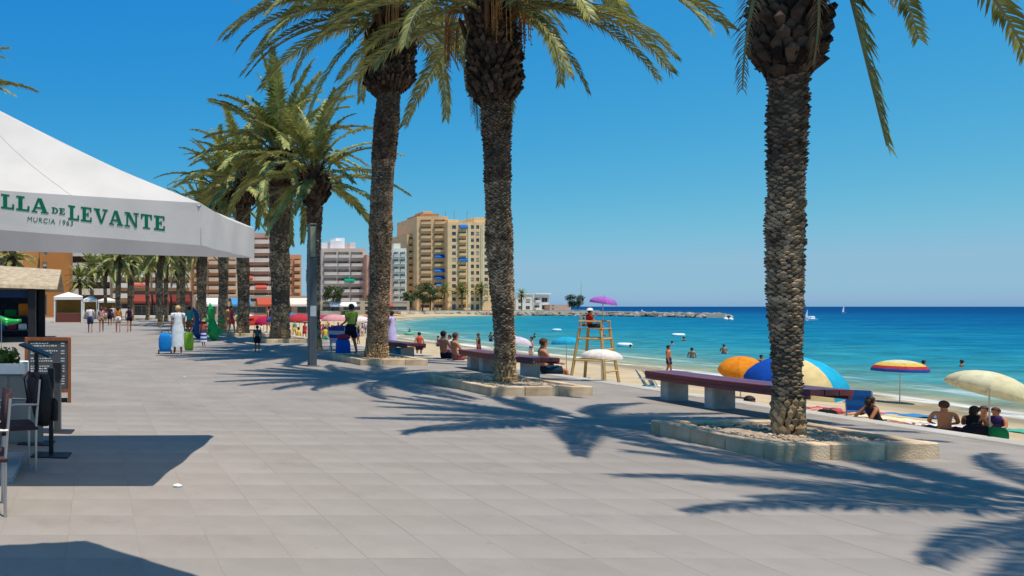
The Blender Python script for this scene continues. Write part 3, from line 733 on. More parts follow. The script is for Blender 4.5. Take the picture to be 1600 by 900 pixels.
m_herb = mat('herb_leaf', (.09, .17, .03), .6, .3, 8, isl=.35, transl=.25); m_petal = mat('pink_petal', hexc('c42a62'), .6, .15, 10, isl=.2, transl=.2)
def leafy(mb, c, R_, n, rg, size, mi=0, flat=1.0):
    for k in range(n):
        d = V((rg.gauss(0, 1), rg.gauss(0, 1), rg.gauss(0, 1))).normalized(); rr = R_*rg.random()**.45
        p = V(c)+V((d.x*rr, d.y*rr, d.z*rr*flat)); u = V((rg.gauss(0, 1), rg.gauss(0, 1), rg.gauss(0, .6))).normalized(); v_ = u.cross(d)
        if v_.length < .1: continue
        v_ = v_.normalized()*size*(.3+.2*rg.random()); u = u*size*(.6+.6*rg.random())
        o = len(mb.v); mb.v += [tuple(p-u*.5), tuple(p+v_), tuple(p+u*.5), tuple(p-v_)]; mb.f.append((o, o+1, o+2, o+3)); mb.m.append(mi)
for k in range(7):
    rg = random.Random(50+k); mb = MB(); x = -1.05+k*.33
    t2 = thing('potted_flower', ['green herb plant', 'pink petunia plant'][k % 2]+' in the white trough, %s from its open end' % ['first', 'second', 'third', 'fourth', 'fifth', 'sixth', 'seventh'][6-k], 'flower', (-2.0+x, 8.75, .9), 0, 'plants in the white trough')
    leafy(mb, (0, 0, .1), .17, 260, rg, .07, flat=.8); mb.build('foliage', m_herb, t2)
    if k % 2 == 1 or k == 5:
        mb = MB()
        for q in range(9):
            c = V((rg.gauss(0, .07), rg.gauss(0, .06)-.04, .2+.1*rg.random()))
            for a in range(5): 
                a_ = a*1.2566; p = c+V((.035*math.cos(a_), -.01, .035*math.sin(a_))); mb.ball(p, .026, .01, .026, 6, 4)
        mb.build('blossom', m_petal, t2)
# scraps of paper on the paving
for px_, py_, lb in ((277, 761, 'white scrap of paper on the paving by the parasol shadow'), (288, 590, 'white scrap of paper on the paving near the palm shadow')):
    p = gp(px_, py_); mb = MB(); rg = random.Random(int(px_))
    vs = [(.04*math.cos(a)*(.7+.5*rg.random()), .03*math.sin(a)*(.7+.5*rg.random()), .012+.02*rg.random()) for a in [k*.8976 for k in range(7)]]
    mb.add(vs+[(0, 0, .03)]+[(x*.9, y*.9, .004) for x, y, z in vs], [(i, (i+1) % 7, 7) for i in range(7)]+[(i, i+8, (i+1) % 7+8, (i+1) % 7) for i in range(7)])
    tag(mb.build('paper_scrap', paint('f0f0f0'), None, loc=p), lb, 'litter')

# ------------------------------------------------------------------ beach-goods kiosk
t = thing('beach_kiosk', 'dark beach-goods kiosk with beige canopy roof at the left', 'kiosk', (-5.4, 36, 0), 0)
m_thatch = mat('kiosk_canopy', (.42, .33, .22), .95, .25, 4, bump=.6, bscale=20)
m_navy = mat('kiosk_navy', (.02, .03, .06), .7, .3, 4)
mb = MB()
rows = []
for i in range(9):
    u = i/8; x = lerp(-4.0, 3.7, u)
    rows.append([(x, -3.6, 2.35+.25*(1-u)), (x, -3.5, 2.5+.3*(1-u)), (x, 0, 3.4+.5*(1-u)), (x, 3.5, 2.5+.3*(1-u)), (x, 3.6, 2.35+.25*(1-u)), (x, 0, 3.2+.5*(1-u))])
mb.rings(rows); mb.build('roof', m_thatch, t)
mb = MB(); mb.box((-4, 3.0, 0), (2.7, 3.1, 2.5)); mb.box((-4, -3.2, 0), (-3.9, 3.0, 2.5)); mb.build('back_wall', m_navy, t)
for x, y in ((2.55, -3.2), (2.55, 2.8), (-3.6, -3.2)): mb = MB(); mb.bbox((x-.17, y-.17, 0), (x+.17, y+.17, 2.45), .01); mb.build('corner_post', m_darkmetal, t)
mb = MB(); mb.box((-3.8, -3.18, 2.0), (2.38, -3.1, 2.34)); mb.build('sign_fascia', paint('1c2f55'), t)
for z in (.5, 1.15): mb = MB(); mb.box((-3.8, -2.9, z), (2.3, -1.6, z+.05)); mb.build('shelf', m_darkmetal, t)
rg = random.Random(77); cols = ['21407c', '2b5fa8', '8f2f50', 'd8d8d8', '30323a', '1d6a3a', 'c56a2a', '6c3a86', '1f8aa8']
NM = ['folded beach towel', 'beach bag', 'sun hat box', 'swim ring pack']
ORD = ['first', 'second', 'third', 'fourth', 'fifth', 'sixth', 'seventh', 'eighth', 'ninth', 'tenth', 'eleventh', 'twelfth', 'thirteenth', 'fourteenth', 'fifteenth', 'sixteenth', 'seventeenth', 'eighteenth']
k = 0
for row, z in enumerate((.55, 1.2)):
    x = -3.6; nth = 0
    while x < 2.1:
        w_ = .28+.3*rg.random(); h = .25+.3*rg.random(); c = cols[k % len(cols)]
        mb = MB(); mb.bbox((0, 0, 0), (w_, .5, h), .04)
        cn = {'21407c': 'navy', '2b5fa8': 'blue', '8f2f50': 'wine red', 'd8d8d8': 'white', '30323a': 'charcoal', '1d6a3a': 'green', 'c56a2a': 'orange', '6c3a86': 'purple', '1f8aa8': 'teal'}[c]
        tag(mb.build('beach_pack', cloth(c), None, loc=(-5.4+x, 33.3, z)), '%s soft pack %s from the left on the kiosk %s shelf' % (cn, ORD[nth], ['lower', 'upper'][row]), 'goods', 'goods on the kiosk shelves')
        x += w_+.08; k += 1; nth += 1
# green inflatable hanging across the kiosk front
m_inf = mat('green_vinyl', hexc('1fa045'), .3, .12, 5, spec=.5)
mb = MB(); N = 12
mb.tube([(-1.0+2.0*i/N, .06*math.sin(i), .1*math.sin(i*.5)) for i in range(N+1)], [.05+.13*math.sin(math.pi*(i+.4)/(N+1)) for i in range(N+1)], 10)
for x in (-.5, .35): mb.ball((x, -.1, -.16), .1, .09, .12)
o = mb.build('inflatable_float', m_inf, None, True, loc=(-4.3, 32.55, 1.02)); tag(o, 'green inflatable lying across the kiosk shelf', 'inflatable', 'green inflatables')
# clothes rack of blue bags in front
for k, (x, y, c, cn) in enumerate(((-5.0, 27.5, '1d3a78', 'navy'), (-4.35, 27.3, '20539c', 'blue'), (-3.8, 27.6, '182c55', 'dark blue'))):
    t2 = thing('goods_rack', '%s cloth-hung goods rack before the kiosk, %s' % (cn, ['far left', 'middle', 'right'][k]), 'rack', (x, y, 0), 0, 'racks before the kiosk')
    mb = MB(); mb.tube([(-.25, 0, 0), (-.25, 0, 1.25), (.25, 0, 1.25), (.25, 0, 0)], .015, 6); mb.build('frame', m_alu, t2)
    for q in range(4):
        mb = MB(); xx = -.21+q*.12; rs = []
        for i in range(5):
            z = 1.22-i*.22; s = .1+.03*i; rs.append([(xx-.03, -s, z), (xx+.03, -s*.9, z), (xx+.04, s, z), (xx-.02, s*.9, z)])
        mb.rings(rs); mb.build('hanging_towel', cloth(c if q % 2 else '35508a'), t2)

# ------------------------------------------------------------------ buildings
m_glass = mat('window_glass', (.045, .05, .055), .15, .3, 2, spec=.6, rand=.5)
m_blueaw = cloth('1f5aa6'); 
def building(name, label, px0, px1, Y, depth, py_top, floors, wall_h, cols, z0=-.05, rz=0, slabc=None, awn=(), cat='apartment block', top_parapet=.8, ground=3.4, railc=None, roof_items=(), rail=True):
    x0, x1 = (px0-150)/F*Y, (px1-150)/F*Y; z1 = EYE+(479-py_top)/F*Y; Wd = x1-x0; Ht = z1-z0
    t = thing(name, label, cat, ((x0+x1)/2, Y, z0), rz)
    mw = mat('wall_'+wall_h, hexc(wall_h), .9, .1, .35, bump=.1, bscale=4, detail=6)
    ms = mat('wall_'+(slabc or wall_h), hexc(slabc or wall_h), .9, .1, .35, bump=.1, bscale=4, detail=6)
    fh = (Ht-top_parapet-ground)/floors
    xcuts = {0.0, Wd}; openings = []
    for (u0, u1, kind) in cols: xcuts |= {u0*Wd, u1*Wd}
    xs_ = sorted(xcuts); zc = [0.0]; 
    zrows = [(.3, ground-.7)]+[(ground+f*fh+fh*.22, ground+f*fh+fh*.80) for f in range(floors)]
    for a, b in zrows: zc += [a, b]
    zc.append(Ht); zc = sorted(set(zc))
    mb = MB()
    def col_of(xm):
        for (u0, u1, kind) in cols:
            if u0*Wd <= xm <= u1*Wd: return kind
        return None
    rec = {'w': .25, 'b': 1.3, 's': .25, 'g': .25}
    for i in range(len(xs_)-1):
        k = col_of((xs_[i]+xs_[i+1])/2)
        for j in range(len(zc)-1):
            a, b, c, d = xs_[i]-Wd/2, xs_[i+1]-Wd/2, zc[j], zc[j+1]
            isop = k and any(abs(c-r0) < 1e-6 for r0, r1 in zrows) and (c > ground-.01 or k != 's')
            if not isop: mb.add([(a, 0, c), (b, 0, c), (b, 0, d), (a, 0, d)], [(0, 1, 2, 3)])
            else:
                e = rec[k]
                mb.add([(a, 0, c), (b, 0, c), (b, 0, d), (a, 0, d), (a, e, c), (b, e, c), (b, e, d), (a, e, d)], [(0, 4, 5, 1)[::-1], (1, 5, 6, 2)[::-1], (2, 6, 7, 3)[::-1], (3, 7, 4, 0)[::-1], (4, 5, 6, 7)])
                openings.append((a, b, c, d, k, e))
    h = Wd/2
    mb.add([(-h, 0, 0), (-h, depth, 0), (-h, depth, Ht), (-h, 0, Ht), (h, 0, 0), (h, depth, 0), (h, depth, Ht), (h, 0, Ht)], [(0, 3, 2, 1), (4, 5, 6, 7), (1, 2, 6, 5), (3, 7, 6, 2)])
    mb.build('wall', mw, t)
    cache = {}
    for q, (a, b, c, d, k, e) in enumerate(openings):
        w_, hh = b-a, d-c; key = (round(w_, 2), round(hh, 2), k)
        if key not in cache:
            m2 = MB(); mg = .06
            if k in 'wsg': m2.box((-w_/2+.01, -.07, .01), (w_/2-.01, -.002, hh-.01), 1); m2.box((-w_/2+.12, -.09, .12), (-.05, -.072, hh-.12)); m2.box((.05, -.09, .12), (w_/2-.12, -.072, hh-.12))
            else: m2.box((-w_/2+.2, -.05, .01), (w_/2-.2, -.002, hh-.25), 1); m2.box((-w_/2+.35, -.07, .1), (-.06, -.052, hh-.4)); m2.box((.06, -.07, .1), (w_/2-.35, -.052, hh-.4))
            cache[key] = m2.mesh('window', [m_glass, mat('window_frame', (.4, .36, .32), .7, .1)])
        link('window', cache[key], t, ((a+b)/2, e, c))
        if k == 'b':
            if ('b', key) not in cache:
                m2 = MB(); m2.box((-w_/2-.1, -1.0, -.22), (w_/2+.1, -.004, -.02)); cache[('b', key)] = m2.mesh('balcony_slab', ms)
                m2 = MB(); m2.box((-w_/2-.1, -1.0, -.018), (w_/2+.1, -.93, .85 if rail else .5)); m2.box((-w_/2-.1, -.929, -.018), (-w_/2-.04, -.01, .85)); m2.box((w_/2+.04, -.929, -.018), (w_/2+.1, -.01, .85))
                cache[('r', key)] = m2.mesh('balcony_rail', mat('rail_'+(railc or slabc or wall_h), hexc(railc or slabc or wall_h), .8, .1, .6))
            s_ = link('balcony', cache[('b', key)], t, ((a+b)/2, 0, c)); link('railing', cache[('r', key)], s_)
    rgs = random.Random(int(px0)); m_shut = mat('roller_shutter', (.42, .37, .30), .8, .12, 2)
    for q, (a, b, c, d, k, e) in enumerate(openings):     # roller shutters let down by different amounts, cooling units on some balconies
        if c < ground: continue
        if rgs.random() < .34:
            dr = (d-c)*rgs.choice((.3, .5, .75, .95)); m2 = MB(); i_ = .05 if k != 'b' else .3
            m2.box((a+i_, e-.16, d-dr), (b-i_, e-.10, d-.02)); m2.build('shutter', m_shut, t)
        if k == 'b' and rgs.random() < .25:
            m2 = MB(); x_ = lerp(a+.4, b-1.0, rgs.random()); m2.bbox((x_, e-.5, c+.02), (x_+.85, e-.2, c+.65), .03); m2.build('cooling_unit', mat('cooling_unit_white', (.6, .6, .58), .6, .1), t)
    for (u0, u1, f, hc) in awn:
        c = ground+f*fh+fh*.85; a, b = u0*Wd-h, u1*Wd-h
        m2 = MB(); m2.add([(a, -.05, c), (b, -.05, c), (b, -1.5, c-1.3), (a, -1.5, c-1.3), (b, -1.5, c-1.7), (a, -1.5, c-1.7), (a, -.05, c-.06), (b, -.05, c-.06), (b, -1.46, c-1.36), (a, -1.46, c-1.36)], [(0, 1, 2, 3), (3, 2, 4, 5), (6, 9, 8, 7), (0, 3, 9, 6), (1, 7, 8, 2)])
        m2.build('awning', cloth(hc), t)
    for it in roof_items:
        (u0, u1, y0, y1, hh, hc) = it; m2 = MB(); m2.bbox((u0*Wd-h, y0, Ht-.01), (u1*Wd-h, y1, Ht+hh), .05); m2.build('roof_block', mat('wall_'+hc, hexc(hc), .9, .1, .35, bump=.1, bscale=4, detail=6), t)
    return t, Wd, Ht

# big yellow apartment tower across the bay: three stepped volumes
building('apartment_tower', 'tall yellow tower wing with brown balconies and blue awnings', 652, 699, 324, 26, 338, 12, 'e8b987',
         [(.12, .46, 'b'), (.56, .92, 'b')], slabc='e8c490', awn=[(.56, .94, 3, '1f5aa6'), (.54, .95, 4, '2565ae'), (.55, .95, 6, '1f5aa6'), (.6, .92, 2, '3a78b8')], railc='d8b084', rz=R(-4),
         roof_items=[(.2, .8, 3, 20, 1.6, 'b08058'), (.36, .66, 6, 16, 3.0, 'e4b482')])
tw, Wd, Ht = building('apartment_tower', 'cream yellow tower face with rows of small windows', 699.5, 768, 320, 24, 347, 12, 'f2c794',
         [(.10, .19, 'w'), (.25, .42, 'b'), (.53, .60, 'w'), (.65, .72, 'w'), (.84, .92, 's')], slabc='e6bd84', awn=[(.25, .43, 11, '1f62a8'), (.25, .43, 6, '1f62a8'), (.25, .43, 2, '9c5a48')],
         roof_items=[(.66, .98, 2, 16, 2.2, 'e8c48c'), (.05, .3, 2, 14, 1.3, 'e6bf86')])
mb = MB()
for u in (.46, .485, .76, .78): mb.box((u*Wd-Wd/2, -.35, .1), (u*Wd-Wd/2+.5, -.003, Ht-1)); 
mb.build('pilaster', mat('wall_f6dfb4', hexc('f6dfb4'), .9, .08, .4), tw)
for u in (.1, .3, .6): mb = MB(); mb.tube([(u*Wd-Wd/2, 6, Ht), (u*Wd-Wd/2, 6, Ht+5.5)], .12, 6); mb.build('aerial', m_alu, tw)
building('apartment_tower', 'narrow ochre wing at the left shoulder of the yellow tower', 636, 651.5, 330, 22, 366, 10, 'e4b482', [(.2, .8, 'b')], slabc='e6c088', railc='d8aa74')
building('apartment_tower', 'ochre end wing of the yellow tower behind the palm trunk', 768.6, 783, 326, 22, 352, 11, 'eec292', [(.2, .5, 'b'), (.65, .85, 'w')], slabc='e6bd84')
building('apartment_block', 'narrow white block with glazed balconies left of the yellow tower', 613, 635, 300, 18, 388, 7, 'e2dfd0', [(.08, .45, 'b'), (.55, .92, 'b')], slabc='ebe8de', railc='b8bcb8', roof_items=[(.3, .8, 3, 10, 2.2, 'd6d0c0')])
building('apartment_block', 'grey and white terraced block with rooftop pergolas behind the bay', 502, 572, 290, 20, 388, 6, 'cbb4a6', [(.06, .34, 'b'), (.37, .62, 'b'), (.66, .92, 'b')], slabc='e6deda', railc='cdbfb6',
         awn=[(.5, .72, 2, '128a68')], roof_items=[(.02, .16, 1, 8, 2.2, 'e6dcd6'), (.24, .5, 2, 10, 3.2, 'f0e8e4'), (.4, .6, 4, 12, 4.4, 'f2ecea'), (.68, .8, 2, 9, 2.4, 'ead8ce')])
building('apartment_block', 'salmon block right of the grey terraced block', 573, 612, 286, 20, 398, 6, 'dca48a', [(.1, .45, 'b'), (.55, .9, 'b')], slabc='eccab4', railc='c79884')
building('apartment_block', 'pinkish brown block with long white balconies behind the palms', 372, 444, 205, 16, 364, 7, 'c49a8a', [(.03, .33, 'b'), (.35, .65, 'b'), (.67, .97, 'b')], slabc='e4d4c8', railc='d8c2b4', awn=[(.36, .6, 1, 'b4483c'), (.1, .3, 2, 'b8503f')])
building('apartment_block', 'orange brick block between two palm trunks', 445, 471, 215, 16, 398, 6, 'd89468', [(.1, .45, 'w'), (.55, .9, 'b')], slabc='caa488')
building('apartment_block', 'tan block with orange floor bands left of the brown block', 300, 371, 185, 16, 398, 5, 'd8b08c', [(.04, .32, 'b'), (.36, .64, 'b'), (.68, .96, 'b')], slabc='b86a48', railc='c9b29a')
building('apartment_block', 'white balcony block rising behind the far left grove', 110, 172, 128, 14, 376, 4, '5a4a44', [(.02, .48, 'b'), (.52, .98, 'b')], slabc='d6cfc8', railc='d3ccc6')
building('apartment_block', 'plain orange rendered block at the far left', 62, 109, 112, 14, 372, 3, 'b8763f', [(.1, .24, 'w')], slabc='cc7c40', ground=4.2)
building('apartment_block', 'tan block at the left edge behind the kiosk', -60, 60.5, 116, 14, 370, 4, 'c88f58', [(.1, .3, 'w'), (.4, .55, 'w'), (.62, .8, 'b')], slabc='c39a70')
building('apartment_block', 'tan brick block with white balconies behind the shady grove', 173, 299, 178, 14, 398, 4, 'c49a78', [(.03, .24, 'b'), (.27, .48, 'b'), (.52, .73, 'b'), (.76, .97, 'b')], slabc='e0d6cc', railc='d8ccc0', awn=[(.28, .46, 1, 'b0584a'), (.77, .95, 2, 'c8b49c')])
# low shops under the trees
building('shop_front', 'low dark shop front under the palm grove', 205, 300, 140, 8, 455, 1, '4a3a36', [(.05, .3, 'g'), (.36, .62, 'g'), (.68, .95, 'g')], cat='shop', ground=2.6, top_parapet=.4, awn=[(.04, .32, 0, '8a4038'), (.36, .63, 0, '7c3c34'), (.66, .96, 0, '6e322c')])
building('shop_front', 'low cream shop row at the back of the beach', 301, 500, 150, 8, 462, 1, 'b49a84', [(.03, .18, 'g'), (.22, .38, 'g'), (.42, .58, 'g'), (.62, .78, 'g'), (.82, .97, 'g')], cat='shop', ground=2.4, top_parapet=.3, awn=[(.03, .2, 0, 'd8d8d8'), (.3, .45, 0, '4a8ab8'), (.5, .7, 0, 'b4543f'), (.75, .97, 0, 'd8cabd')])
building('shop_front', 'long pale beach bar behind the far sand', 500, 640, 262, 8, 470, 1, 'b9a48e', [(.03, .22, 'g'), (.26, .45, 'g'), (.5, .7, 'g'), (.75, .97, 'g')], cat='shop', ground=2.4, top_parapet=.3, awn=[(.1, .4, 0, 'd8d8d8'), (.55, .8, 0, 'b05040')])
building('seafront_villa', 'white flat-roofed villa on the far quay', 806, 832, 335, 12, 464, 1, 'dedad2', [(.15, .4, 'w'), (.6, .85, 'w')], cat='house', ground=2.6, top_parapet=.4)
building('seafront_villa', 'taller white villa with flat canopy roof on the far quay', 833, 858, 338, 12, 460, 1, 'e2ded6', [(.1, .4, 'b'), (.55, .9, 'w')], cat='house', ground=3, roof_items=[(.1, 1.05, -1, 8, .5, 'ece8e2')])
building('seafront_villa', 'low pink wall-like building on the far quay', 859, 892, 334, 6, 476, 1, 'c4a79a', [(.1, .2, 'w')], cat='house', ground=1.6, top_parapet=.2)
# small white food stall and stall tents at the left
def stall(label, px0, px1, Y, h, hc, inner, group='stalls at the far left'):
    x0, x1 = (px0-150)/F*Y, (px1-150)/F*Y; wd = x1-x0
    t = thing('market_stall', label, 'stall', ((x0+x1)/2, Y, 0), 0, group); m = paint(hc)
    for sx_ in (-1, 1):
        for y in (0, 2): mb = MB(); mb.bbox((sx_*(wd/2-.08)-.07, y-.07, 0), (sx_*(wd/2-.08)+.07, y+.07, h-.3), .01); mb.build('corner_post', m, t)
    mb = MB(); mb.add([(-wd/2, -.1, h-.3), (wd/2, -.1, h-.3), (wd/2, 2.1, h-.3), (-wd/2, 2.1, h-.3), (-wd/2, -.1, h), (wd/2, -.1, h), (wd/2, 2.1, h+.1), (-wd/2, 2.1, h+.1), (0, 1, h+.5)], [(0, 1, 5, 4), (1, 2, 6, 5), (2, 3, 7, 6), (3, 0, 4, 7), (4, 5, 8), (5, 6, 8), (6, 7, 8), (7, 4, 8), (3, 2, 1, 0)]); mb.build('roof', m, t)
    mb = MB(); mb.bbox((-wd/2+.2, .1, 0), (wd/2-.2, .8, .95), .02); mb.build('counter', paint(inner), t)
    mb = MB(); mb.box((-wd/2+.1, 1.95, 0), (wd/2-.1, 2.0, h-.3)); mb.build('back_panel', cloth('8a6a34'), t)
stall('white framed stall with ochre back panel beyond the kiosk', 84, 129, 75, 2.6, 'e4ded6', '6d3a30')
stall('white tent stall just left of the walking man', 130, 152, 95, 2.5, 'e8e4e0', 'b0a090')
stall('pale tent stall behind the walking couple', 153, 182, 110, 2.5, 'ddd6d0', '9a5548')

# ------------------------------------------------------------------ breakwater
m_quay = mat('quay_stone', (.46, .40, .31), .95, .2, .4, bump=.4, bscale=2); m_rock = mat('rock', (.27, .235, .19), .95, .3, .6, isl=.3)
mb = MB(); path = [(120, 296), (150, 311), (185, 312), (205, 296), (212, 268), (209, 248)]
rs = []
for i, (x, y) in enumerate(path):
    nx_, ny_ = V((path[min(i+1, 5)][0]-path[max(i-1, 0)][0], path[min(i+1, 5)][1]-path[max(i-1, 0)][1])).normalized(); tp = -.35 if i < 4 else -.7
    rs.append([(x+ny_*4, y-nx_*4, -4), (x+ny_*3, y-nx_*3, tp), (x-ny_*3, y+nx_*3, tp), (x-ny_*4, y+nx_*4, -4)])
mb.rings(rs); bw = mb.build('breakwater', m_quay); tag(bw, 'long stone breakwater enclosing the bay', 'breakwater')
mb = MB(); rg = random.Random(5)
for k in range(520):
    f = 5*rg.random()**.75; i = min(4, int(f)); x = lerp(path[i][0], path[i+1][0], f-i); y = lerp(path[i][1], path[i+1][1], f-i)
    tx, ty = V((path[i+1][0]-path[i][0], path[i+1][1]-path[i][1])).normalized(); sd = rg.choice((-1, 1)); o = sd*(2.5+2.6*rg.random()); r = .45+.65*rg.random()
    mb.ball((x+ty*o, y-tx*o, -2.1+max(0, 5-abs(o))*.4+.2*rg.random()), r*1.2, r, r*.75, 6, 4, jit=.5, rg=rg)
tag(mb.build('boulders', m_rock, bw), kind='stuff')
# dark tree clump and mast on the quay
t = thing('bushy_tree', 'dark bushy tree on the far quay beside a mast', 'tree', at(903, 325, 479.5), 0)
mb = MB(); rg = random.Random(9)
for k in range(9): leafy(mb, (rg.uniform(-3.6, 3.6), rg.uniform(-2, 2), rg.uniform(1, 4.5)), 1.6, 220, rg, .55)
m_tree = mat('tree_leaf', (.055, .08, .03), .7, .4, .8, isl=.35, transl=.2); mb.build('crown', m_tree, t)
mb = MB(); mb.tube([(0, 0, -.5), (.1, 0, 2.2)], [.3, .15], 7); mb.build('trunk', m_bark, t)
tag((lambda b: (b.tube([(0, 0, 0), (0, 0, 11.5)], [.13, .05], 6), b.tube([(-1.1, 0, 8.4), (1.1, 0, 8.4)], .04, 5), b.build('flag_mast', m_alu, None, loc=at(908, 322, 480)))[-1])(MB()), 'tall thin mast on the far quay', 'mast')
for px_, Y, s, lb in ((660, 300, 1.25, 'green tree below the blue awnings of the tower'), (672, 303, 1.0, 'smaller green tree beside the first under the tower'), (640, 285, .8, 'shrubby tree in front of the white glazed block'), (585, 270, .9, 'tree in front of the salmon block'), (520, 262, 1.0, 'tree before the grey terraced block')):
    t = thing('seafront_tree', lb, 'tree', ((px_-150)/F*Y, Y, -.05), 0, 'trees across the bay'); mb = MB(); rg = random.Random(px_)
    for k in range(11): leafy(mb, (rg.uniform(-2.2, 2.2)*s, rg.uniform(-2, 2)*s, rg.uniform(3.4, 8)*s), 1.5*s, 130, rg, .6)
    mb.build('crown', mat('tree_leaf_green', (.07, .11, .035), .7, .4, .8, isl=.35, transl=.2), t)
    mb = MB(); mb.tube([(0, 0, 0), (.2, 0, 2.5*s), (0, .1, 6*s)], [.28*s, .2*s, .06*s], 7); mb.build('trunk', m_bark, t)

# ------------------------------------------------------------------ lifeguard chair
m_pine = mat('weathered_pine', hexc('b3935e'), .8, .2, 3, bump=.3, bscale=20, stretch=(5, 5, 1))
lgx, lgy = 21.0, 31.0; lz = sand_z(lgx, lgy)
t = thing('lifeguard_chair', 'tall wooden lifeguard chair on splayed legs standing on the sand', 'lifeguard chair', (lgx, lgy, lz), R(35))
def beam(mb, a, b, w_=.055, d=None): mb.tube([a, b], [w_]*2, 4)
for sx_ in (-1, 1):
    for sy_ in (-1, 1):
        mb = MB(); beam(mb, (sx_*.42, sy_*.4, 2.3), (sx_*.70, sy_*.66, -.1), .06); mb.build('leg', m_pine, t)
for z in (.55, 1.0, 1.45, 1.9):
    k = 1-z/2.35; mb = MB(); y = -.4-.26*k; x = .42+.28*k; beam(mb, (-x, y, z), (x, y, z), .045); mb.build('rung', m_pine, t)
    if z in (1.0, 1.9):
        for sx_ in (-1, 1): mb = MB(); beam(mb, (sx_*x, -y, z), (sx_*x, y, z), .04); mb.build('side_brace', m_pine, t)
        mb = MB(); beam(mb, (-x, -y, z), (x, -y, z), .04); mb.build('back_brace', m_pine, t)
for k in range(5): mb = MB(); mb.bbox((-.48, -.46+k*.185, 2.3), (.48, -.46+k*.185+.17, 2.34), .006); mb.build('seat_plank', m_pine, t)
for sx_ in (-1, 1):
    mb = MB(); beam(mb, (sx_*.44, -.4, 2.34), (sx_*.44, -.4, 2.62), .035); beam(mb, (sx_*.44, -.42, 2.62), (sx_*.44, .42, 2.62), .035); mb.build('armrest', m_pine, t)
for k in range(3): mb = MB(); mb.bbox((-.44, .38, 2.4+k*.15), (.44, .43, 2.4+k*.15+.1), .006); mb.build('back_panel', m_pine, t)

# ------------------------------------------------------------------ beach parasols
def parasol(label, px, Y, H, Rr, cols, tilt=(0, 0), ground=None, rings=None, group='parasols on the beach', sag=.30, n=8, name='beach_parasol', z=None, fringe=.07, a0=.2):
    x = (px-150)/F*Y; gz = sand_z(x, Y) if z is None else z
    t = thing(name, label, 'parasol', (x, Y, gz), 0, group)
    mb = MB(); mb.tube([(0, 0, -.2), (0, 0, H-.25)], .018, 7); mb.build('pole', m_alu, t)
    q = V((tilt[0], tilt[1], 1)).normalized().to_track_quat('Z', 'Y'); top = V((0, 0, H-.25))
    mb = MB(); mb.tube([top, top+q @ V((0, 0, .3))], .016, 7); mb.build('tilt_arm', m_alu, t)
    m = 6; hgt = Rr*sag*1.7
    def pt(a, s, k): 
        r = Rr*math.sin(s*math.pi/2*.93)/math.sin(math.pi/2*.93); zz = hgt*math.cos(s*math.pi/2*.98)-hgt*.85
        u = (a-a0)/(2*math.pi/n) % 1.0; r *= 1-.05*s*math.sin(math.pi*u)
        return top+q @ V((r*math.cos(a), r*math.sin(a), zz+.28))
    for k in range(n):
        if not rings:
            bands = [(0, 1.0, cols[k % len(cols)])]
        else: bands = rings
        for (s0, s1, c) in bands:
            mb = MB(); rows = []
            for i in range(m+1):
                s = lerp(s0, s1, i/m); rows.append([pt(a0+2*math.pi*(k+j/5)/n, max(.02, s), k)+V((0, 0, -.07*0)) for j in range(6)])
            if s1 > .99 and fringe: rows.append([p-V((0, 0, fringe)) for p in rows[-1]])
            mb.rings(rows, cap=(False, False), close=False)
            mb.build('canopy_panel', cloth(c, .28, .1), t, True)
        mb = MB(); a = a0+2*math.pi*k/n; mb.tube([pt(a, .05, k)-V((0, 0, .012)), pt(a, .5, k)-V((0, 0, .012)), pt(a, .98, k)-V((0, 0, .012))], .006, 4); mb.build('rib', m_alu, t)
    mb = MB(); mb.tube([pt(0, 0.0, 0)-V((0, 0, .03)), pt(0, 0, 0)+q @ V((0, 0, .06))], [.02, .008], 6); mb.build('finial', m_alu, t)
    return t
parasol('blue, yellow and cyan parasol behind the nearest bench', 1246, 15.6, 1.82, .84, ['27b0d8', '27b0d8', '1d55b8', '1d55b8', '1d55b8', 'e8cf96', '27b0d8', '27b0d8'], (-.02, -.26), a0=.1, sag=.42)
parasol('cream parasol tipped to the right above the seated group', 1546, 18.6, 1.62, .76, ['e0d9b8', 'ded5b0'], (.36, -.1), sag=.36)
parasol('rainbow ringed parasol standing at the water edge', 1406, 29.0, 1.62, .82, [], (0, 0), rings=[(0, .45, 'd9d5b0'), (.45, .72, 'e3c25c'), (.72, .9, 'c33a48'), (.9, 1.0, '3c58a8')], sag=.28)
parasol('orange parasol tilted toward the sea behind the near bench', 1157, 27.5, 1.4, .66, ['e8912c', 'e38a26'], (-.42, -.3), sag=.34)
parasol('small cyan parasol left of the lifeguard chair', 885, 36.0, 1.75, .64, ['2aa6cc'], (0, .05))
parasol('low white parasol in front of the lifeguard chair', 940, 25.5, 1.55, .6, ['e6ded6', 'e9e2dc'], (.03, 0), sag=.25)
parasol('pale lilac parasol behind the second palm trunk', 806, 33, 1.7, .62, ['d8d0d8', 'cfc4d4'], (.1, 0))
